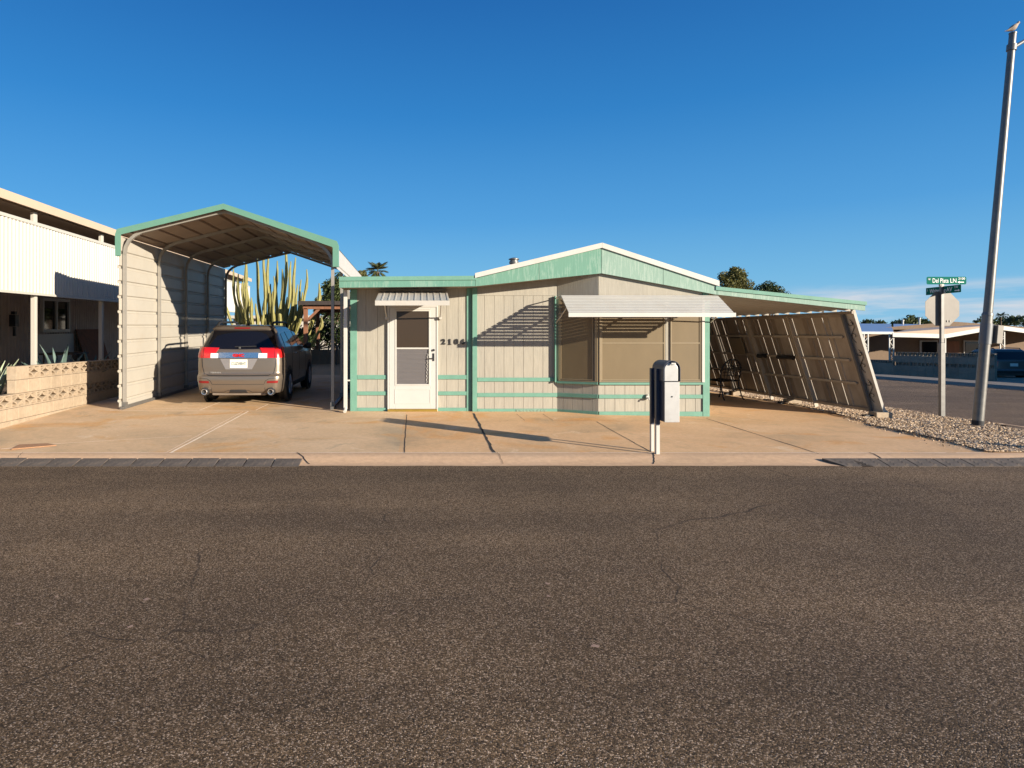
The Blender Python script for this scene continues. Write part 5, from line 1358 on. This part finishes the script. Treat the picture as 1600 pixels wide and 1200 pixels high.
def rounded(cx, cz, w, h, r, n=5):
    out = []
    for (sx, sz, a0) in ((1,1,0),(-1,1,90),(-1,-1,180),(1,-1,270)):
        for i in range(n+1):
            a = R(a0+90*i/n); out.append((cx+sx*(w/2-r)+r*math.cos(a), cz+sz*(h/2-r)+r*math.sin(a)))
    return out
zc = 2.90; y = SY_-.012; xc = (1478.8-660)*.01389
b = MB(); b.prism([(x,y,z) for x, z in rounded(xc, zc, .86, .165, .03)], (0,.004,0)); bl = obj('name_blade', b, MT['sign_green'], sp); bl['label'] = 'upper blade reading W Del Plata LN 2100'
def sign_text(s, size, u, v, par, org, xd, bold=.0005, sx=.8):
    return text_obj('lettering', s, size, .0015, MT['sign_white'], facing(Vector(org)+Vector(xd)*u+Vector((0,0,v)), xd), par, bold=bold, align='CENTER', sx=sx)
og = (xc, y-.003, zc); xd = (1,0,0)
sign_text('W', .06, -.375, .025, bl, og, xd); sign_text('Del Plata', .135, -.135, -.005, bl, og, xd, sx=.72); sign_text('LN', .135, .145, -.005, bl, og, xd, sx=.86)
sign_text('2100', .068, .325, .040, bl, og, xd, sx=1.1)
def arrow(u0, u1, v, par, org, xd, head):
    b = MB(); X = Vector(xd); o = Vector(org); up = Vector((0,0,1)); nrm = X.cross(up)
    a, c = o+X*u0+up*v, o+X*u1+up*v; b.prism([a-up*.010, c-up*.010, c+up*.010, a+up*.010], nrm*.0015)
    h = (c if head > 0 else a); b.prism([h+up*.028, h-up*.028, h+X*.045*head], nrm*.0015); obj('arrow', b, MT['sign_white'], par)
arrow(.28, .375, -.035, bl, og, xd, -1)
# second blade runs along the side street
y0, y1 = 14.36, 13.43; zc2 = 2.695; xs_ = 11.30
b = MB()
dirv = Vector((.004, -1, 0)).normalized(); b.prism([Vector((xs_, (y0+y1)/2, zc2))+dirv*u+Vector((0,0,v)) for u, v in rounded(0,0,.93,.16,.012)], (.004,0,0)); b2 = obj('name_blade', b, MT['sign_green'], sp); b2['label'] = 'lower blade reading S Whitewing AV 2100'
og = (xs_-.003, (y0+y1)/2, zc2); xd = (.004,-1,0)
sign_text('S', .06, -.42, .02, b2, og, xd); sign_text('Whitewing', .13, -.14, -.005, b2, og, xd, sx=.74); sign_text('AV', .13, .17, -.003, b2, og, xd, sx=.9); sign_text('2100', .06, .345, .038, b2, og, xd)
arrow(.31, .40, -.035, b2, og, xd, 1)
b = MB(); b.box(SX_-.03,SX_+.03,SY_-.028,SY_+.028,2.72,2.82); b.box(SX_-.05,SX_+.03,SY_-.02,SY_+.02,2.775,2.825); obj('bracket', b, MT['galv'], sp)
# ------------------------------------------------------------------ street lamp, leaning to the right
LB = P(1527, 667, 11.80); LB.z = G(LB.x, LB.y)-.03; LT = P(1582.5, 53, 11.80)
lamp = thing('street_lamp', 'tall galvanised lamp post leaning slightly to the right at the corner', 'street lamp', LB)
ld = (LT-LB); Ll = ld.length; ld.normalize()
def lp(h): return LB+ld*h
hs = (CAMZ+(532-492)*.0118-LB.z)
b = MB(); b.tube([lp(0), lp(hs)], [.088,.083], 20); b.tube([lp(hs-.01), lp(hs+.02), lp(hs+.06)], [.088,.088,.07], 20); b.tube([lp(hs+.05), lp(Ll)], [.071,.055], 20); obj('pole', b, MT['galv'], lamp, smooth=50)
b = MB(); b.tube([lp(.0), lp(.155)], .093, 20); obj('base_sleeve', b, MT['rubber'], lamp, smooth=50)
cbh = CAMZ+(532-521)*.0118-LB.z; c = lp(cbh); u = ld; s_ = Vector((1,0,-ld.x)).normalized()
b = MB(); b.obox(c+s_*.17+Vector((0,-.02,0)), s_, (0,1,0), u, .055, .09, .17); cb = obj('control_box', b, MT['alu'], lamp, bevel=.008)
b = MB(); b.tube([lp(cbh-.19), lp(cbh+.19)], .094, 20); obj('clamp_band', b, MT['galv_dark'], cb, smooth=50)
at = lp(Ll-.26)
b = MB(); b.tube([at+Vector((.02,0,0)), at+Vector((.35,0,.20)), at+Vector((.95,0,.46)), at+Vector((1.7,0,.62)), at+Vector((2.2,0,.64))], [.034,.03,.028,.026,.026], 10); arm = obj('arm', b, MT['galv_dark'], lamp, smooth=50)
b = MB(); b.obox(at+Vector((2.5,0,.63)), (1,0,0), (0,1,0), (0,0,1), .34, .13, .06); obj('lamp_head', b, MT['galv'], arm, bevel=.03)
b = MB(); b.tube([lp(Ll-.31), lp(Ll-.20)], .075, 16); b.tube([lp(Ll-.005), lp(Ll+.02)], .06, 16); obj('collar', b, MT['galv'], lamp, smooth=50)
# dove on top of the lamp post
dv = lp(Ll+.02)
bird = thing('dove', 'small grey brown dove perched on top of the lamp post', 'bird', dv)
sec = [(-.155,.030,.004,.003),(-.11,.038,.016,.008),(-.075,.050,.026,.020),(-.04,.072,.044,.040),(0,.090,.054,.052),(.035,.108,.050,.050),(.06,.132,.038,.038),(.075,.152,.027,.027),(.085,.168,.026,.025),(.095,.182,.027,.024),(.11,.188,.020,.018),(.122,.186,.008,.008)]
b = MB(); NN = 14; b.add([(x, .0+1.12*w*math.cos(2*math.pi*k/NN), z+(1.12 if x < .07 else 1.3)*h*math.sin(2*math.pi*k/NN)) for x, z, w, h in sec for k in range(NN)], [(i*NN+k, i*NN+(k+1)%NN, (i+1)*NN+(k+1)%NN, (i+1)*NN+k) for i in range(len(sec)-1) for k in range(NN)]+[tuple(range(NN)), tuple((len(sec)-1)*NN+k for k in range(NN))])
lobj('body', b, MT['dove'], bird, smooth=60)
b = MB(); b.tube([(.12,0,.186),(.140,0,.180),(.146,0,.174)], [.006,.004,.001], 6)
lobj('beak', b, MT['beak'], bird)
for s in (-1, 1):
    b = MB(); b.lathe((.105, s*.019, .190), [(.001,-.003),(.004,0),(.001,.003)], 8, 'y'); lobj('eye', b, MT['iron'], bird)
    b = MB(); b.add([(.04,s*.048,.125),(-.02,s*.057,.105),(-.10,s*.030,.055),(-.125,s*.016,.038),(-.06,s*.045,.055),(.01,s*.055,.075)], [(0,1,2,3,4,5)]); lobj('wing', b, MT['dove'], bird)
    b = MB(); b.tube([(.005,s*.018,.045),(.01,s*.02,.02),(.012,s*.02,.002)], .004, 6); b.tube([(-.012,s*.02,.003),(.035,s*.022,.003)], .003, 5); lobj('leg', b, MT['beak'], bird)
# ------------------------------------------------------------------ across the side street
fw_ = thing('block_wall', 'grey shaded block wall with two pierced courses across the side street', 'wall', (27, 33, -.4))
A0, A1 = Vector((27.55, 30.8, 0)), Vector((26.25, 35.7, 0)); A2 = Vector((24.9, 41.5, 0))
wd_ = (A1-A0).normalized(); wn = Vector((-wd_.y, wd_.x, 0)); wn = wn if wn.x < 0 else -wn
def fbox(b, s0, s1, z0, z1, o0=0, o1=-.15, base=A0):
    q = [base+wd_*s0+wn*o0, base+wd_*s1+wn*o0, base+wd_*s1+wn*o1, base+wd_*s0+wn*o1]
    b.add([(v.x,v.y,z0) for v in q]+[(v.x,v.y,z1) for v in q], [(0,3,2,1),(4,5,6,7),(0,1,5,4),(1,2,6,5),(2,3,7,6),(3,0,4,7)])
FL = (A1-A0).length
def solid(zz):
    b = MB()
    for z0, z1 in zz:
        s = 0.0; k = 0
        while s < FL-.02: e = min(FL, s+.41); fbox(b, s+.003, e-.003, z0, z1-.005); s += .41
    obj('block_course', b, MT['grey_block'], fw_)
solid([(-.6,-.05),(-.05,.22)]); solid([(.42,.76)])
for z0 in (.22, .76):
    b = MB(); s = 0.0
    while s < FL-.2:
        e = s+.41; z1 = z0+.2; t = .025
        fbox(b, s+.003, e-.003, z0+.001, z0+t); fbox(b, s+.003, e-.003, z1-t, z1-.003)
        for q in (0, .193, .382): fbox(b, s+.003+q, s+.025+q, z0+t, z1-t)
        for c in (.10, .30):
            for k in range(8):
                a0, a1 = k*math.pi/4, (k+1)*math.pi/4; f = lambda a: A0+wd_*(s+c+.07*math.cos(a))+wn*-.075+Vector((0,0,z0+.1+.06*math.sin(a)))
                b.bar(f(a0), f(a1), .10, .016, up=wn)
        s += .41
    obj('screen_course', b, MT['grey_block'], fw_)
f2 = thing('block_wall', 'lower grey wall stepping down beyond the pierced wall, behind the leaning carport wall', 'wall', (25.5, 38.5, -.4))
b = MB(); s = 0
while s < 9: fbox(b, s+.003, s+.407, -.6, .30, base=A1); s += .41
obj('block_course', b, MT['grey_block'], f2)
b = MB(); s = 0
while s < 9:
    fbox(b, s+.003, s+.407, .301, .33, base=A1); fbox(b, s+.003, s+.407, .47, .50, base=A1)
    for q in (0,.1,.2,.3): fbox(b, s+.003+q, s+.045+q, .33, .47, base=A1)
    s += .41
obj('screen_course', b, MT['grey_block'], f2)
# house with carport
HY = 41.0
def h(px, py, Y=HY): return P(px, py, Y)
hs_ = thing('house', 'low tan house with a peach roof and white lattice posts across the side street', 'house', (33, 44, -.5))
g0 = -.55
def quad(b, pts, t=.10):
    A, B, C, D = [Vector(p) for p in pts]; n = Vector((0,0,-t)); b.add([A,B,C,D,A+n,B+n,C+n,D+n], [(0,1,2,3),(7,6,5,4),(0,4,5,1),(1,5,6,2),(2,6,7,3),(3,7,4,0)])
b = MB(); quad(b, [h(1290,517.5), h(1396,518), h(1396,506,47.5)+Vector((-.2,0,.0)), h(1290,505,47.5)], .12); cr = obj('carport_roof', b, MT['roofblue'], hs_, fix=False)
b = MB(); quad(b, [h(1396,506,47.5), h(1462,507,47.5), h(1425,515,44.2), h(1396,515,44.2)], .12); obj('carport_roof', b, MT['roofblue'], hs_, fix=False)
b = MB(); E = [h(1290,518.2,40.97), h(1397,519,40.97)]; b.prism([E[0], E[1], E[1]-Vector((0,0,.13)), E[0]-Vector((0,0,.13))], (0,.03,0)); obj('gutter', b, MT['white'], hs_)
b = MB(); quad(b, [h(1396,519.5), h(1478,522,40.6), h(1557,508,40.6), h(1432,511.5,45.5)], .1); quad(b, [h(1557,507.9,40.6), h(1478,521.8,40.6)+Vector((0,.5,0)), h(1470,509,47), h(1545,506.5,47)], .1)
quad(b, [h(1557,508,40.6), h(1660,521.5,40.6), h(1660,521,47), h(1548,506.5,47)], .1); obj('roof', b, MT['peach'], hs_, fix=False)
b = MB(); F = [h(1395,520,40.55), h(1478,522,40.55), h(1557,508,40.55), h(1660,521.5,40.55)]
for a, c in zip(F, F[1:]): b.prism([a, c, c-Vector((0,0,.26)), a-Vector((0,0,.26))], (0,.04,0))
obj('fascia', b, MT['white'], hs_)
b = MB(); b.add([Vector((p.x,p.y+3.2,z)) for p, z in ((h(1380,530),g0),(h(1700,530),g0),(h(1700,530),2.45),(h(1557,530),2.9),(h(1380,530),2.3))], [(0,1,2,3,4)]); b.box(h(1380,0).x, h(1700,0).x, 44.21, 50, g0, 2.2); obj('wall', b, MT['stucco'], hs_, fix=False)
b = MB(); X0 = h(1290,0).x; b.box(X0, h(1396,0).x, 47.6, 47.8, g0, 2.4); obj('back_wall', b, MT['darkwood'], hs_)
for px in (1348.5, 1388, 1468.5, 1560):
    b = MB(); x = h(px,0).x; zt_ = 2.02 if px < 1500 else 2.5
    for s in (-1,1): b.box(x+s*.13-.03, x+s*.13+.03, 40.7, 40.76, g0, zt_)
    z = g0+.1; k = 0
    while z < zt_-.3: b.bar((x-.11*(1 if k%2 else -1),40.73,z), (x+.11*(1 if k%2 else -1),40.73,z+.28), .03, .03, up=(0,1,0)); z += .28; k += 1
    obj('lattice_post', b, MT['white'], hs_)
b = MB(); x = h(1489,0,44.1).x; b.box(x-.45,x+.45,44.12,44.19,g0,1.55); obj('door', b, MT['wood'], hs_)
for px in (1452, 1520):
    b = MB(); x = h(px,0,44.1).x; b.box(x-.6,x+.6,44.1,44.19,.5,1.6); w_ = obj('window', b, MT['white'], hs_); b = MB(); b.box(x-.52,x+.52,44.06,44.095,.58,1.52); obj('pane', b, MT['carglass'], w_)
for px, py in ((1409,500),(1435,497)):
    b = MB(); v = h(px, py, 47.5); b.lathe((v.x,47.4,v.z-.55), [(.06,0),(.06,.45),(.09,.46),(.09,.55),(.02,.58)], 10); obj('roof_pipe', b, MT['white'], hs_)
# a second white roof behind, and distant tree line
bh = thing('house', 'pale hipped roof of a home showing behind the sign post', 'house', (50, 62, -.5))
b = MB(); b.box((1440-660)*.062,(1530-660)*.062,62,70,-.6,2.0); obj('wall', b, MT['stucco'], bh)
b = MB(); c0 = P(1478,508,61.5); c1 = P(1525,508,61.5); r0 = P(1490,503.5,66); r1 = P(1512,503.8,66); quad(b, [P(1470,509,61.5), P(1530,509,61.5), r1, r0], .1); obj('roof', b, MT['white'], bh, fix=False)
rgt = random.Random(3)
far = [(1424,497,150,'tall'),(1402,503,160,'b'),(1415,502,150,'b'),(1440,499,170,'b'),(1535,500,160,'b'),(1350,500,150,'b'),(1375,504,175,'b'),(1597,498,120,'b'),(1553,502,150,'b'),(1575,501,150,'b'),(1455,503,165,'b')]
for k, (px, py, Y, kind) in enumerate(far):
    c = P(px, py, Y); hh = c.z+.9
    L_ = [(rgt.uniform(-1.4,1.4), rgt.uniform(-1,1), hh-.9+rgt.uniform(-.9,.7), rgt.uniform(.7,1.3), .8) for q in range(6)]
    lab = ['dark distant tree, tallest of the clump left of the stop sign','small distant tree low on the skyline left of the stop sign','distant bushy tree beside the tall one left of the stop sign','distant tree just left of the stop sign','distant tree on the skyline right of the stop sign','distant tree just right of the leaning carport wall','low distant tree over the blue roof','sparse distant tree at the edge beside the lamp post','distant tree on the skyline close behind the lamp post','distant bushy tree to the right of the lamp post box','low distant tree hidden mostly by the stop sign'][k]
    tree('distant_tree', lab, (c.x, Y, -.6), hh, hh*.5, L_, MT['leaf_dark'] if k % 2 else MT['leaf_mid'], 260, .4, 30+k, group='trees on the far skyline')
palm('thin distant palm right of the lamp post on the skyline', (P(1564,0,140).x, 140, -.6), 7.4, 18, 1.3, 44, r=.14, leaf=MT['leaf_dark'])
# ------------------------------------------------------------------ unseen casters added outside the frame for far-side shade and gravel shadow
ch = thing('shade_caster_house', 'plain unseen stucco house added on the opposite corner to shade the far side of the street', 'house', (40, 18, -.2))
b = MB(); b.box(36,46,5,31,-.5,3.2); obj('wall', b, MT['stucco'], ch); b = MB(); b.prism([(35.2,4.4,3.2),(46.8,4.4,3.2),(41,4.4,4.6)], (0,27.4,0)); obj('roof', b, MT['peach'], ch)
tr = thing('shadow_column', 'tall unseen cactus column added to cast the shadow band on the corner gravel', 'cactus', (20.2, .1, 0))  # unseen column, added to throw a shadow band across the gravel
b = MB(); N_ = 16; hs2 = [0,.8,1.6,2.4,3.1,3.5,3.7]; rs2 = [.17,.20,.21,.20,.18,.13,.03]
b.add([(r*(1.06 if j%2 else .9)*math.cos(2*math.pi*j/N_), r*(1.06 if j%2 else .9)*math.sin(2*math.pi*j/N_), z) for z, r in zip(hs2, rs2) for j in range(N_)], [(i*N_+j, i*N_+(j+1)%N_, (i+1)*N_+(j+1)%N_, (i+1)*N_+j) for i in range(6) for j in range(N_)]); lobj('stem', b, MT['cactus'], tr)
# ------------------------------------------------------------------ light, sky, camera
EL, AZ = 13.2, 127.8
S_ = Vector((math.sin(R(AZ))*math.cos(R(EL)), math.cos(R(AZ))*math.cos(R(EL)), math.sin(R(EL))))
sun = bpy.data.lights.new('sun', 'SUN'); sun.energy = 4.7; sun.angle = R(.53); sun.color = (1, .89, .74)
so_ = bpy.data.objects.new('sun', sun); col.objects.link(so_); so_.rotation_euler = (-S_).to_track_quat('-Z', 'Y').to_euler(); so_.location = S_*60
w = bpy.data.worlds.new('World'); sc.world = w; w.use_nodes = True; nt = w.node_tree; bg = nt.nodes['Background']
sky = N(nt, 'ShaderNodeTexSky', sky_type='NISHITA'); sky.sun_disc = False; sky.sun_elevation = R(EL); sky.sun_rotation = R(AZ); sky.altitude = 350; sky.air_density = 1.0; sky.dust_density = .25; sky.ozone_density = 2.4
tc = N(nt, 'ShaderNodeTexCoord'); sep = N(nt, 'ShaderNodeSeparateXYZ'); L(nt, tc.outputs['Generated'], sep.inputs[0])
hsv = N(nt, 'ShaderNodeHueSaturation'); hsv.inputs['Saturation'].default_value = 1.34; hsv.inputs['Value'].default_value = 1.0; L(nt, sky.outputs[0], hsv.inputs['Color'])
# thin cloud bank low on the horizon to the right
mp = N(nt, 'ShaderNodeMapping'); mp.inputs['Scale'].default_value = (5, 5, 42); L(nt, tc.outputs['Generated'], mp.inputs['Vector'])
cn = noise(nt, mp.outputs[0], 1.3, 6, .6, .3)
band = ramp(nt, sep.outputs['Z'], [(0, (0,0,0)), (.012, (.6,)*3), (.035, (1,1,1)), (.062, (1,1,1)), (.075, (0,0,0))])
side_ = ramp(nt, sep.outputs['X'], [(.44, (0,0,0)), (.56, (1,1,1))])
cf = math_(nt, 'MULTIPLY', math_(nt, 'MULTIPLY', ramp(nt, cn, [(.40, (0,0,0)), (.66, (.75,)*3)]), band), side_)
tint = mixc(nt, 1.0, hsv.outputs[0], (.82,.97,1.06), 'MULTIPLY')
low = ramp(nt, sep.outputs['Z'], [(0, (.85,)*3), (.05, (.7,)*3), (.16, (.25,)*3), (.3, (0,0,0))])
tint = mixc(nt, low, tint, (.98, 2.45, 4.1))
grad = ramp(nt, sep.outputs['Z'], [(0, (.37,.74,1)), (.09, (.206,.584,.952)), (.18, (.098,.42,.88)), (.33, (.038,.27,.71)), (.47, (.022,.17,.54)), (.85, (.012,.11,.40))])
grad = mixc(nt, 1.0, grad, (5.05,4.95,4.98), 'MULTIPLY')
tint = mixc(nt, .8, tint, grad)
cc_ = mixc(nt, cf, tint, (4.6, 4.5, 4.6))
L(nt, cc_, bg.inputs['Color']); bg.inputs['Strength'].default_value = .073
cam = bpy.data.cameras.new('camera'); co = bpy.data.objects.new('camera', cam); col.objects.link(co); sc.camera = co
co.location = (0, 0, CAMZ); co.rotation_euler = (R(90), 0, 0)
cam.sensor_width = 36; cam.lens = 22.5; cam.shift_x = 140/1600; cam.shift_y = -68/1600; cam.clip_end = 6000; cam.clip_start = .05
sc.view_settings.view_transform = 'Standard'; sc.view_settings.look = 'None'; sc.view_settings.exposure = 1.18; sc.view_settings.gamma = 1
sc.cycles.use_denoising = True; sc.cycles.max_bounces = 8
